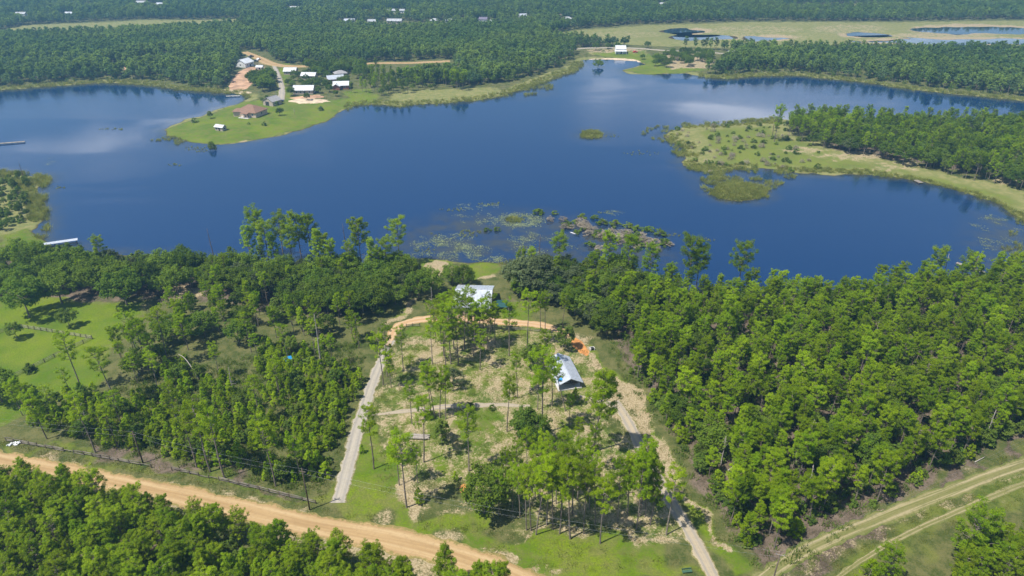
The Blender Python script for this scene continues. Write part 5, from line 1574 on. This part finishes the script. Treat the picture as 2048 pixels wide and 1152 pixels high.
# blue tarpaulin caught on the left roof slope
tx = MB()
n = 7; g_ = np.random.default_rng(3)
k_ = WR / (WD / 2)
gridv = []
for i in range(n):
    for j in range(n):
        xx = -WL / 2 + 0.8 + i * 1.0 / (n - 1) + g_.normal() * 0.05; yy = WD / 2 - 1.1 + j * 1.0 / (n - 1) + g_.normal() * 0.05
        gridv.append((xx, yy, WH + WR - yy * k_ + 0.24 + 0.06 * g_.random()))
tx.v = gridv; tx.f = [[i * n + j, (i + 1) * n + j, (i + 1) * n + j + 1, i * n + j + 1] for i in range(n - 1) for j in range(n - 1)]; tx.mi = [0] * len(tx.f)
to = tx.build("tarpaulin", M_BLUE)
to.location = (ctr[0], ctr[1], pz); to.rotation_euler = (0, 0, prot)
tag(to, "bright blue tarpaulin on the pavilion's left roof slope", "tarpaulin")

# blue tarpaulin shelter in the thicket
bx_, by_ = gnd(578, 732)
bz_ = hz1(bx_, by_)
bt = thing("tarpaulin_shelter", "small blue tarpaulin shelter in the young pine thicket", "shelter", (bx_, by_, bz_), 0.6)
MB().slab([(-1.1, -0.9, 0.9), (1.1, -0.9, 0.9), (1.1, 0, 1.7), (-1.1, 0, 1.7)], 0.03).slab([(1.1, 0.9, 0.9), (-1.1, 0.9, 0.9), (-1.1, 0, 1.7), (1.1, 0, 1.7)], 0.03).build('sheet', M_BLUE, bt)
for s in (-1, 1):
    MB().tube([(s * 1.0, 0, -0.1), (s * 1.0, 0, 1.68)], 0.035, 6).build('pole', M_DEAD, bt)

# ------------------------------------------------------------------ fences
POST = MB().quad_box((0, 0, 0.6), (0.16, 0.16, 1.4)).mesh("post", M_DARKWOOD)
RAIL = MB().quad_box((0.5, 0, 0), (1.0, 0.05, 0.14)).mesh("rail", M_WOOD)
M_OLDRAIL = simple("old_dark_rail", (0.170, 0.148, 0.125), 0.9, 0.3, 2.5, 0.2, rnd=0.3)
LOGRAIL = MB().tube([(0, 0, 0), (0.5, 0.01, 0.0), (1, 0, 0)], [0.075, 0.085, 0.065], 6).mesh("log_rail", M_OLDRAIL, True)
def fence(name, label, px, spacing, heights, rail_mesh, wob=0.0, drop=0.0, ph=1.0):
    path = [np.array(gnd(u, v, 1.0)) for u, v in px]
    pts = []
    for a, b_ in zip(path[:-1], path[1:]):
        n = max(1, round(np.linalg.norm(b_ - a) / spacing))
        pts += [a + (b_ - a) * k / n for k in range(n)]
    pts.append(path[-1])
    zs = hz([p[0] for p in pts], [p[1] for p in pts])
    o = thing(name, label, "fence", (pts[0][0], pts[0][1], zs[0]))
    for i, p in enumerate(pts):
        q = mesh_obj('post', POST, o)
        q.location = (p[0] - pts[0][0], p[1] - pts[0][1], zs[i] - zs[0])
        q.rotation_euler = (random.gauss(0, wob * 0.4), random.gauss(0, wob * 0.4), math.atan2(*(pts[min(i + 1, len(pts) - 1)] - pts[max(i - 1, 0)])[::-1]))
        q.scale = (1, 1, ph * random.uniform(0.94, 1.06))
        if i + 1 < len(pts):
            d = pts[i + 1] - p
            for h in heights:
                if random.random() < drop: continue
                r_ = mesh_obj('rail', rail_mesh, o)
                r_.location = (p[0] - pts[0][0], p[1] - pts[0][1], zs[i] - zs[0] + h + random.gauss(0, wob))
                dz = zs[i + 1] - zs[i] + random.gauss(0, wob)
                r_.rotation_euler = (0, -math.atan2(dz, np.linalg.norm(d)), math.atan2(d[1], d[0]) + random.gauss(0, wob * 0.2))
                r_.scale = (math.hypot(np.linalg.norm(d), dz), 1, 1)
    return o
fence("board_fence", "dark three-board fence round the green paddock", [(-70, 692), (0, 668), (22, 660), (46, 657), (95, 664), (140, 672), (186, 681), (150, 698), (110, 716), (70, 736), (30, 755), (-30, 785)], 2.3, (0.35, 0.75, 1.15), RAIL, 0.01)
fence("log_fence", "tumbledown log rail fence left of the gap along the dirt road", [(14, 884), (60, 892), (110, 902), (170, 913), (240, 927), (305, 941)], 2.6, (0.4, 0.8, 1.1), LOGRAIL, 0.08, 0.12, 0.95)
fence("log_fence", "tumbledown log rail fence right of the gap along the dirt road", [(346, 946), (400, 957), (460, 969), (520, 983), (580, 997), (632, 1009)], 2.6, (0.4, 0.8, 1.1), LOGRAIL, 0.08, 0.12, 0.95)
fence("rail_fence", "short dark rail fence on the inside of the clay bend", [(813, 657), (826, 656), (840, 656)], 2.4, (0.4, 0.9), RAIL, 0.01)
fence("rail_fence", "dark rail fence along the clay track before the house", [(950, 659), (985, 660), (1020, 662), (1060, 665), (1100, 669)], 2.6, (0.4, 0.9), RAIL, 0.01)

# ------------------------------------------------------------------ power poles and wires
def power_pole(ub, vb, vt, label, arm=True):
    x, y = gnd(ub, vb, 1.0); z = hz1(x, y)
    H = height_at(x, y, vt) - z
    o = thing("utility_pole", label, "utility pole", (x, y, z))
    MB().tube([(0, 0, -0.4), (0, 0, H * 0.5), (0, 0, H)], [0.17, 0.14, 0.11], 8).build('pole', M_DARKWOOD, o, True)
    if arm:
        addbox(o, 'crossarm', (0, -0.12, H - 0.9), (1.6, 0.12, 0.14), M_WOOD if ub > 1000 else M_DARKWOOD, R(-15))
    for k in (-1, 1):
        i_ = MB().tube([(0, 0, 0), (0, 0, 0.22)], [0.07, 0.05], 6).build('insulator', M_WIRE, o)
        i_.location = (k * 0.65, -0.12 - 0.17 * k, H - 0.83) if arm else (0, -0.13, H - 0.5 - 0.8 * (k + 1))
    return Vector((x, y, z + H))
p0 = power_pole(288, 931, 862, "utility pole behind the log fence, left one")
p1 = power_pole(620, 1021, 936, "utility pole beside the left driveway's road end")
p2 = power_pole(1534, 1205, 1102, "utility pole with pale crossarm at the right wood's lower tip")
def wire(a, b_, label, sag=1.0):
    pts = []
    for k in range(25):
        t = k / 24
        p = a.lerp(b_, t); p.z -= sag * 4 * t * (1 - t)
        pts.append(p)
    tag(MB().tube(pts, 0.009, 4).build("power_line", M_WIRE), label, "power line")
far_l = Vector((*gnd(-260, 860), 10.5))
for dz, nm in ((-0.2, "upper"), (-1.6, "lower")):
    o_ = Vector((0, 0, dz))
    wire(p0 + o_, p1 + o_, "thin %s power line between the two poles by the log fence" % nm)
    wire(far_l + o_, p0 + o_, "thin %s power line leaving the left pole towards the left edge" % nm)
    wire(p1 + o_, p2 + o_, "thin %s power line from the driveway pole across to the right pole" % nm, 1.6)
    wire(p2 + o_, Vector((*gnd(2200, 850), 11.0)) + o_, "thin %s power line along the right wood's lower edge" % nm, 1.6)

# ------------------------------------------------------------------ docks, boat
def dock(name, label, a_px, b_px, w, roof=False, wide=M_WOOD):
    a = np.array(gnd(*a_px)); b_ = np.array(gnd(*b_px))
    L_ = np.linalg.norm(b_ - a); ang = math.atan2(*(b_ - a)[::-1])
    o = thing(name, label, "dock", (a[0], a[1], 0), ang)
    n = int(L_ / 0.55)
    pl = MB().quad_box((0, 0, 0), (0.5, w, 0.05)).mesh("plank", wide)
    for i in range(n):
        q = mesh_obj('plank', pl, o); q.location = (0.3 + i * L_ / n, random.gauss(0, 0.02), 0.62)
    for s in (-1, 1):
        addbox(o, 'stringer', (L_ / 2, s * (w / 2 - 0.15), 0.52), (L_, 0.08, 0.14), M_DARKWOOD)
        for i in range(max(2, int(L_ / 3)) + 1):
            x_ = 0.2 + i * (L_ - 0.4) / max(2, int(L_ / 3))
            MB().tube([(x_, s * (w / 2 - 0.06), -1.4), (x_, s * (w / 2 - 0.06), 1.8 if roof else 0.75)], 0.09, 6).build('piling', M_DARKWOOD, o)
    if roof:
        MB().slab([(-0.3, -w / 2 - 0.3, 1.75), (L_ + 0.3, -w / 2 - 0.3, 1.75), (L_ + 0.3, w / 2 + 0.3, 2.0), (-0.3, w / 2 + 0.3, 2.0)], 0.12).build('roof', M_METAL, o)
    return o
dock("covered_dock", "long covered dock with pale metal roof on the left shore", (88, 497), (156, 487), 1.1, True)
dock("boat_dock", "narrow grey dock reaching out from the left picture edge", (-40, 292), (50, 285), 1.8)
dock("boat_dock", "grey dock in the right corner cove behind the pines", (1968, 548), (1912, 528), 1.6)
dock("boat_dock", "low wooden dock at the near shore of the peninsula", (1830, 362), (1842, 368), 2.6)
dock("boat_dock", "small pale dock by the sandy ramp across the lake", (480, 193), (452, 194), 1.6, False, M_CONC)
kx, ky = gnd(1148, 467)
ko = thing("kayak", "small white boat floating beside the grey shrubs", "boat", (kx, ky, 0), R(-28))
hull = MB()
sec = [(-1.9, 0.02), (-1.3, 0.30), (0, 0.42), (1.3, 0.30), (1.9, 0.02)]
for x_, r_ in sec:
    for t in np.linspace(0, math.pi, 7):
        hull.v.append((x_, math.cos(t) * r_, 0.22 - math.sin(t) * 0.32 * (r_ / 0.42) + abs(x_) * 0.04))
for i in range(4):
    for k in range(6):
        a = i * 7 + k
        hull.f.append([a, a + 1, a + 8, a + 7]); hull.mi.append(0)
    hull.f.append([i * 7, i * 7 + 7, i * 7 + 13, i * 7 + 6]); hull.mi.append(0)
hull.build('hull', M_PLASTIC, ko, True)
addbox(ko, 'seat', (0, 0, 0.32), (0.5, 0.45, 0.08), M_DARKWOOD)

# ------------------------------------------------------------------ yard things
def patch(name, px, mat, lift, seed, dome=0.0):
    """a bare patch of raw earth lying on the ground, low in relief"""
    poly = P(px); c = poly.mean(0)
    g = np.random.default_rng(seed)
    n = 40; rings = 7
    ang = np.linspace(0, 2 * math.pi, n, endpoint=False)
    edge = []
    for a in ang:
        d = np.array([math.cos(a), math.sin(a)]); lo, hi = 0.0, 400.0
        for _ in range(24):
            mid = (lo + hi) / 2
            if sdist(poly, np.array([c[0] + d[0] * mid]), np.array([c[1] + d[1] * mid]))[0] > 0: lo = mid
            else: hi = mid
        edge.append(lo * (1 + g.normal() * 0.05))
    V = []
    for r_ in range(1, rings + 1):
        for k, a in enumerate(ang):
            q = edge[k] * r_ / rings
            V.append((c[0] + math.cos(a) * q, c[1] + math.sin(a) * q))
    V = np.array([tuple(c)] + V)
    z = hz(V[:, 0], V[:, 1]) + lift
    fr = np.concatenate([[0], np.repeat(np.arange(1, rings + 1) / rings, n)])
    z += dome * (1 - fr ** 2) + g.normal(size=len(z)) * dome * 0.08
    z[fr > 0.99] -= lift
    F = [[0, 1 + k, 1 + (k + 1) % n] for k in range(n)]
    for r_ in range(rings - 1):
        for k in range(n):
            a = 1 + r_ * n + k; b_ = 1 + r_ * n + (k + 1) % n
            F.append([a, a + n, b_ + n, b_])
    me = bpy.data.meshes.new(name)
    me.from_pydata(np.column_stack([V, z]).tolist(), [], F)
    me.materials.append(mat); me.polygons.foreach_set('use_smooth', [True] * len(F)); me.update()
    return mesh_obj(name, me)
structure(patch("orange_dirt_patch", [(1136, 690), (1150, 684), (1163, 692), (1178, 712), (1172, 722), (1158, 714), (1146, 704)], M_ORANGE, 0.08, 1))
structure(patch("bare_clay_lot", [(450, 182), (466, 160), (480, 146), (500, 136), (530, 140), (540, 150), (515, 160), (500, 176), (478, 186)], M_PINK, 0.3, 2))
structure(patch("bare_sand_lot", [(575, 206), (600, 201), (650, 202), (662, 205), (640, 210), (600, 211)], M_PALE, 0.25, 3))
structure(patch("bare_orange_lot", [(575, 200), (640, 193), (650, 199), (600, 203)], M_PINK, 0.25, 4))
structure(patch("sandy_ramp", [(432, 181), (460, 181), (505, 186), (500, 190), (470, 187)], M_PALE, 0.2, 5))
structure(patch("bare_clay_lot", [(225, 138), (260, 132), (330, 126), (335, 131), (280, 139), (235, 145)], M_PINK, 0.3, 6))
structure(patch("sandy_beach", [(1170, 118), (1230, 117), (1270, 119), (1290, 127), (1280, 131), (1276, 125), (1230, 121), (1180, 121)], M_PALE, 0.12, 7))
m_ = patch("sand_mound", ell(931, 991, 12, 10), M_ORANGE, 0.05, 8, 0.9)
tag(m_, "small bright orange sand mound on the grass near the dirt road", "mound")
# weathered boards stacked on blocks
bx_, by_ = gnd(838, 878, 1.0); bz_ = hz1(bx_, by_)
bs = thing("board_stack", "stack of weathered grey boards between the round bush and slim pine", "board stack", (bx_, by_, bz_), R(-4))
for k in range(3):
    addbox(bs, 'bearer', (-1.9 + 1.9 * k, 0, 0.2), (0.18, 1.7, 0.42), M_DARKWOOD)
for k in range(7):
    for j in range(2):
        addbox(bs, 'board', (random.uniform(-0.3, 0.3), -0.75 + k * 0.25, 0.45 + j * 0.07), (random.uniform(4.2, 5.0), 0.22, 0.06), M_WOOD if (k + j) % 3 else M_DEAD, random.gauss(0, 0.02))
# green park bench by the right driveway's end
bx_, by_ = gnd(1373, 1148, 1.0)
pb = thing("garden_bench", "dark green bench at the bottom edge left of the right driveway", "bench", (bx_, by_, hz1(bx_, by_)), R(8))
M_GB = simple("green_bench_paint", (0.060, 0.130, 0.080), 0.6, 0.15, 2)
for k in range(4):
    addbox(pb, 'seat_slat', (0, -0.22 + k * 0.14, 0.45), (2.0, 0.11, 0.04), M_GB)
for k in range(3):
    addbox(pb, 'back_slat', (0, 0.34, 0.58 + k * 0.15), (2.0, 0.04, 0.11), M_GB)
for sx in (-0.85, 0.85):
    addbox(pb, 'leg', (sx, -0.2, 0.2), (0.08, 0.08, 0.48), M_GB); addbox(pb, 'leg', (sx, 0.34, 0.42), (0.08, 0.08, 0.92), M_GB)
# fire grill on the lawn right of the pavilion
bx_, by_ = gnd(1184, 703, 1.0)
gb = thing("stone_fire_box", "small grey fire box on the grass right of the orange dirt", "fire box", (bx_, by_, hz1(bx_, by_)), R(15))
for s in (-1, 1):
    addbox(gb, 'side', (s * 0.6, 0, 0.35), (0.18, 1.1, 0.75), M_CONC)
addbox(gb, 'back', (0, 0.5, 0.35), (1.0, 0.16, 0.75), M_CONC); addbox(gb, 'grate', (0, -0.05, 0.62), (1.0, 0.9, 0.04), M_RUBBER)
# broken white rubble by the log fence's end
bx_, by_ = gnd(31, 889, 1.0); bz_ = hz1(bx_, by_)
rb = thing("rubble_heap", "low heap of white broken concrete at the log fence's left end", "rubble", (bx_, by_, bz_), 0.2)
for k in range(14):
    c_ = addbox(rb, 'chunk', (random.gauss(0, 0.9), random.gauss(0, 0.35), 0.12 + random.random() * 0.12), (random.uniform(0.3, 0.8), random.uniform(0.25, 0.5), 0.22), M_PLASTIC, random.random() * 3)
    c_.rotation_euler = (random.gauss(0, 0.25), random.gauss(0, 0.25), random.random() * 3)

# parked vehicles at the far clay lot
def car(u, v, rdeg, paint, label, truck=False):
    x, y = gnd(u, v)
    o = thing("parked_truck" if truck else "parked_car", label, "truck" if truck else "car", (x, y, hz1(x, y) + 0.3), R(rdeg))
    L_ = 5.4 if truck else 4.5
    b = MB()
    prof = [(-L_ / 2, 0.35), (L_ / 2, 0.35), (L_ / 2, 0.85), (L_ * 0.22, 1.0), (L_ * 0.10, 1.65), (-L_ * 0.12, 1.65), (-L_ * (0.16 if truck else 0.36), 1.05), (-L_ / 2, 1.0)]
    k = len(prof)
    b.v = [(px_, s * 0.9, pz_) for s in (-1, 1) for px_, pz_ in prof]
    b.f = [list(range(k)), list(range(2 * k - 1, k - 1, -1))] + [[i, i + k, (i + 1) % k + k, (i + 1) % k] for i in range(k)]
    b.mi = [0] * len(b.f)
    b.build('body', paint, o)
    addbox(o, 'windscreen', (L_ * 0.165, 0, 1.36), (0.06, 1.5, 0.55), M_GLASS).rotation_euler = (0, R(-24), 0)
    for s in (-1, 1):
        addbox(o, 'side_window', (-0.02 * L_, s * 0.9, 1.36), (L_ * 0.2, 0.04, 0.4), M_GLASS)
        for xx in (-L_ * 0.31, L_ * 0.31):
            w_ = MB().tube([(0, -0.12, 0), (0, 0.12, 0)], 0.36, 12).build('wheel', M_RUBBER, o); w_.location = (xx, s * 0.82, 0.36)
car(503, 118, 60, M_CARPAINT, "dark pickup truck parked beside the far clay road, upper one", True)
car(518, 124, 75, M_PLASTIC, "white car parked beside the far clay road")
car(512, 127, 20, M_CARPAINT, "dark car parked nearest the far clay lot's trees")
car(562, 208, 10, M_CARPAINT, "dark car parked at the end of the far gravel lane")
car(1270, 109, 5, M_RED, "red car parked right of the far beach house")

# ------------------------------------------------------------------ water plants (nobody could count them)
def scatter(poly_px, step, g, keep=1.0, gap=None):
    x, y = jgrid(P(poly_px), step, g, 0.8, keep)
    if gap:
        m = vnoise(x, y, gap[0], gap[2]) > gap[1]
        x, y = x[m], y[m]
    return x, y
g = np.random.default_rng(91)
RE = []
def reeds(x, y, lo, hi, wmin=-30, wmax=30):
    wd = wdist(x, y); m = (wd > wmin) & (wd < wmax)
    x, y, wd = x[m], y[m], wd[m]
    z = np.maximum(hz(x, y, wd), 0.0)
    for i in range(len(x)):
        RE.append((x[i], y[i], z[i], g.random() * 6.28, lo + (hi - lo) * g.random(), 0, int(g.integers(8))))
reeds(*scatter([(1318, 248), (1420, 236), (1550, 234), (1600, 262), (1640, 300), (1600, 340), (1560, 352), (1500, 350), (1420, 352), (1355, 330)], 1.5, g, 0.8, (7, 0.33, 5)), 0.5, 1.1, -7, 7)
reeds(*scatter([(1380, 330), (1470, 340), (1560, 345), (1600, 352), (1560, 370), (1540, 395), (1480, 404), (1420, 395), (1380, 350)], 1.5, g, 0.8, (6, 0.46, 6)), 0.6, 1.2, -14, 20)
reeds(*scatter(ell(1478, 384, 56, 17), 1.1, g, 0.9), 0.7, 1.3, -3, 20)
reeds(*scatter(ell(1183, 270, 22, 9), 1.2, g, 0.8), 0.7, 1.2, -3, 20)
reeds(*scatter([(-30, 340), (60, 346), (104, 356), (92, 375), (100, 440), (90, 480), (60, 470), (50, 380), (-30, 372)], 1.4, g, 0.8, (6, 0.35, 7)), 0.7, 1.5, -5, 12)
reeds(*scatter([(1040, 160), (1110, 150), (1105, 190), (1050, 195)], 2.2, g, 0.7, (8, 0.5, 8)), 0.8, 1.4, -16, 3)
reeds(*scatter([(1600, 345), (1740, 350), (1870, 372), (2000, 410), (2060, 460), (2060, 440), (1990, 398), (1860, 362), (1740, 342), (1600, 338)], 1.4, g, 0.85), 0.6, 1.2, -1.5, 8)
reeds(*scatter([(2020, 440), (2060, 440), (2080, 530), (1980, 540), (2000, 500)], 1.6, g, 0.5, (6, 0.5, 9)), 0.5, 1.0, -20, 2)
reeds(*scatter([(330, 262), (400, 290), (440, 293), (440, 306), (360, 300), (300, 280)], 1.6, g, 0.6, (8, 0.52, 10)), 0.5, 0.9, -14, 1)
reeds(*scatter([(0, 160), (500, 160), (500, 198), (0, 190)], 2.6, g, 0.9), 0.9, 1.7, -2, 7)
reeds(*scatter([(690, 180), (1010, 170), (1170, 120), (1170, 145), (1080, 172), (1000, 200), (850, 216), (690, 224)], 2.6, g, 0.9), 0.8, 1.5, -2.5, 8)
reeds(*scatter([(1400, 140), (1600, 140), (1800, 165), (2048, 190), (2048, 212), (1850, 190), (1650, 165), (1400, 162)], 2.6, g, 0.9), 0.9, 1.7, -2, 7)
reeds(*scatter([(1000, 520), (1150, 520), (1450, 580), (1700, 580), (2040, 540), (2040, 560), (1700, 600), (1450, 608), (1150, 545), (1000, 532)], 1.8, g, 0.5), 0.7, 1.2, -3, 2)
reeds(*scatter([(1280, 255), (1345, 250), (1350, 285), (1290, 285)], 1.8, g, 0.4, (5, 0.55, 11)), 0.5, 1.0, -30, 2)
reeds(*scatter(ell(1285, 306, 40, 5), 1.6, g, 0.4), 0.25, 0.4, -90, 2)
reeds(*scatter(ell(1400, 480, 32, 4), 1.2, g, 0.6), 0.3, 0.5, -90, 2)
reeds(*scatter(ell(940, 468, 24, 9), 1.2, g, 0.5), 0.3, 0.5, -90, 2)
reeds(*scatter(ell(1030, 440, 18, 6), 1.0, g, 0.8), 0.5, 0.9, -90, 2)
reeds(*scatter(ell(230, 258, 34, 2), 1.6, g, 0.6), 0.3, 0.5, -90, 2)
for u_, v_, ru_, rv_ in ((905, 420, 30, 3), (985, 408, 30, 2.5), (1060, 495, 26, 6), (870, 470, 16, 4), (1215, 424, 24, 3), (1350, 470, 26, 4), (850, 500, 20, 5), (400, 298, 34, 6), (350, 330, 16, 3), (120, 375, 12, 3), (1225, 272, 16, 3), (1440, 330, 50, 8)):
    reeds(*scatter(ell(u_, v_, ru_, rv_), 1.3, g, 0.45), 0.25, 0.45, -90, 1)
massed("reed_beds", "reeds and marsh grass along the shores and in the shallows", RE, ['reed'])
PD = []
def pads(x, y):
    wd = wdist(x, y)
    for i in range(len(x)):
        if wd[i] < -0.3:
            PD.append((x[i], y[i], 0.01, g.random() * 6.28, 0.8 + 0.6 * g.random(), 0, 0))
x, y = scatter(ell(1040, 441, 45, 13), 1.3, g, 0.9)
m = ~inside(P(ell(1030, 440, 26, 7)), x, y); pads(x[m], y[m])
pads(*scatter([(890, 440), (930, 425), (1030, 425), (1010, 455), (950, 448)], 2.2, g, 0.5, (4, 0.5, 12)))
pads(*scatter([(820, 486), (870, 474), (920, 488), (990, 494), (1010, 524), (930, 524), (830, 520)], 1.4, g, 0.55, (5, 0.42, 13)))
pads(*scatter([(1020, 470), (1100, 460), (1160, 480), (1150, 510), (1040, 515)], 2.0, g, 0.5, (6, 0.55, 18)))
pads(*scatter([(700, 500), (800, 480), (820, 515), (720, 520)], 2.0, g, 0.5, (6, 0.5, 19)))
pads(*scatter([(790, 460), (880, 455), (960, 480), (930, 500), (830, 490)], 2.0, g, 0.5, (5, 0.6, 14)))
pads(*scatter([(910, 410), (1000, 405), (1010, 415), (920, 425)], 2.4, g, 0.3))
pads(*scatter([(1180, 425), (1260, 420), (1240, 440), (1190, 440)], 2.2, g, 0.4, (4, 0.5, 15)))
pads(*scatter([(1950, 430), (2030, 430), (2060, 520), (1960, 540)], 2.0, g, 0.4, (5, 0.5, 16)))
pads(*scatter([(40, 310), (110, 315), (120, 330), (60, 328)], 2.5, g, 0.5, (6, 0.45, 17)))
massed("lily_pads", "floating lily pads scattered over the shallows", PD, ['pad'])
GT = []
x, y = scatter([(60, 860), (330, 748), (742, 690), (690, 840), (640, 1000), (300, 930)], 1.5, g, 0.75)
wz1 = hz(x, y); rd = dist_to_roads(x, y)
for i in range(len(x)):
    if rd[i] > 1.5: GT.append((x[i], y[i], wz1[i], g.random() * 6.28, 0.7 + 0.9 * g.random(), 0, int(g.integers(6))))
x, y = scatter([(1205, 700), (1350, 930), (1480, 1130), (1560, 1168), (1880, 950), (2048, 880), (2048, 700), (1300, 650)], 2.2, g, 0.6)
wz1 = hz(x, y)
for i in range(len(x)):
    GT.append((x[i], y[i], wz1[i], g.random() * 6.28, 0.7 + 0.9 * g.random(), 0, int(g.integers(6))))
M_GRASS = leafmat("dry_green_grass", (0.100, 0.150, 0.016), (0.260, 0.250, 0.080), 0.3)
KIND['lawn'] = [one(*make_reed(840 + i, 34, 0.30, 1.1), M_GRASS, "lawn_tuft") for i in range(4)]
LT = []
for q, st, kp in ((YARD, 1.5, 0.5), (P([(0, 905), (300, 962), (640, 1030), (700, 1045), (1000, 1085), (1000, 1078), (700, 1034), (640, 1008), (300, 940), (0, 878)]), 1.1, 0.6), (P([(1165, 690), (1260, 800), (1330, 900), (1400, 1010), (1470, 1130), (1450, 1150), (1350, 1010), (1230, 800)]), 1.3, 0.5),
                  (P([(1500, 1190), (1700, 1080), (2048, 900), (2200, 850), (2200, 950), (2048, 1010), (1800, 1120), (1650, 1220)]), 1.2, 0.6), (P([(640, 1010), (690, 960), (730, 840), (690, 840), (650, 960)]), 1.2, 0.6), (P([(800, 1020), (990, 1066), (1150, 1092), (1380, 1130), (1380, 1152), (1080, 1152), (850, 1072)]), 1.4, 0.4)):
    x, y = jgrid(q, st, g, 0.8, kp)
    wz1 = hz(x, y); rd = dist_to_roads(x, y)
    for i in range(len(x)):
        if rd[i] > -0.2: LT.append((x[i], y[i], wz1[i], g.random() * 6.28, 0.5 + 0.8 * g.random() ** 2, 0, int(g.integers(6))))
massed("lawn_grass", "grass tufts growing over yard, verges and field", LT, ['lawn'])
massed("rough_grass", "rough grass tufts growing between the young pines", GT, ['grass'])

# grey leafless shrubs standing in the shallows
bars = [(1100, 440, 1.0), (1125, 441, 1.0), (1150, 446, 1.1), (1170, 458, 1.2), (1190, 463, 1.3), (1205, 468, 1.3), (1225, 466, 1.1), (1245, 474, 1.2), (1265, 478, 1.3), (1285, 482, 1.3), (1305, 488, 1.3), (1325, 492, 1.2), (1180, 470, 1.2), (1215, 476, 1.2), (1180, 490, 1.2), (1200, 500, 1.2), (1240, 488, 1.1), (1280, 495, 1.2), (1310, 500, 1.1), (1140, 455, 0.9)]
gq = np.random.default_rng(55)
for k in range(34):
    t = gq.random()
    bars.append((1130 + 210 * t + gq.normal() * 12, 448 + 46 * t + gq.normal() * 6, gq.uniform(0.8, 1.4)))
for ub, vb, s in bars:
    x, y = gnd(ub + random.gauss(0, 3), vb + random.gauss(0, 1))
    nb_ = bars.index((ub, vb, s))
    if nb_ % 3 == 2:
        plant('shrub', x, y, 0.1, 1.5 * s, random.random() * 6.28, random.randrange(9), "low green shrub growing inside the bar of grey shrubs in the near shallows", "green shrubs inside the grey shrub bar", 1.6)
    else:
        plant('twig', x, y, 0.1, 1.7 * s, random.random() * 6.28, random.randrange(9), "leafless grey shrub in the bar of shrubs in the near shallows", "grey shrubs in the shallows", 1.6)
for ub, vb, s in [(1075, 428, 1.0), (1205, 448, 0.9), (1230, 452, 1.0), (1255, 455, 0.9), (1275, 462, 1.0), (1300, 462, 0.9), (1320, 470, 1.0), (1165, 436, 0.8), (1190, 437, 0.7), (1110, 428, 0.6), (975, 462, 0.6), (995, 461, 0.6)]:
    x, y = gnd(ub, vb)
    plant('shrub', x, y, 0.1, 2.3 * s, random.random() * 6.28, random.randrange(9), "green shrub growing in the shallows beside the grey shrubs", "green shrubs in the shallows", 1.5)
gx = np.random.default_rng(17)
for k in range(150):
    u_, v_ = gx.uniform(1330, 1640), gx.uniform(245, 345)
    x, y = gnd(u_, v_)
    w_ = float(wdist(np.array([x]), np.array([y]))[0])
    if w_ < -3: continue
    plant('twig' if gx.random() < 0.45 else 'shrub', x, y, max(0, hz1(x, y)), gx.uniform(0.9, 2.4), gx.random() * 6.28, int(gx.integers(9)), "marsh shrub on the flat tip of the peninsula", "marsh shrubs on the peninsula tip", 1.2)

# ------------------------------------------------------------------ air
hzb = MB().quad_box((0, 2700, 60.5), (13000, 6800, 129))
ho_ = hzb.mesh("haze", [])
m, N, L = newmat("haze_air")
o = N.new("ShaderNodeOutputMaterial")
pv = N.new("ShaderNodeVolumePrincipled")
pv.inputs['Color'].default_value = (0.28, 0.63, 1.0, 1)
pv.inputs['Density'].default_value = 0.00030
pv.inputs['Anisotropy'].default_value = 0.28
L.new(pv.outputs[0], o.inputs['Volume'])
ho_.materials.clear(); ho_.materials.append(m)
hb = mesh_obj("haze", ho_)
tag(hb, "thin bluish summer haze over the whole landscape", "haze", None, 'stuff')
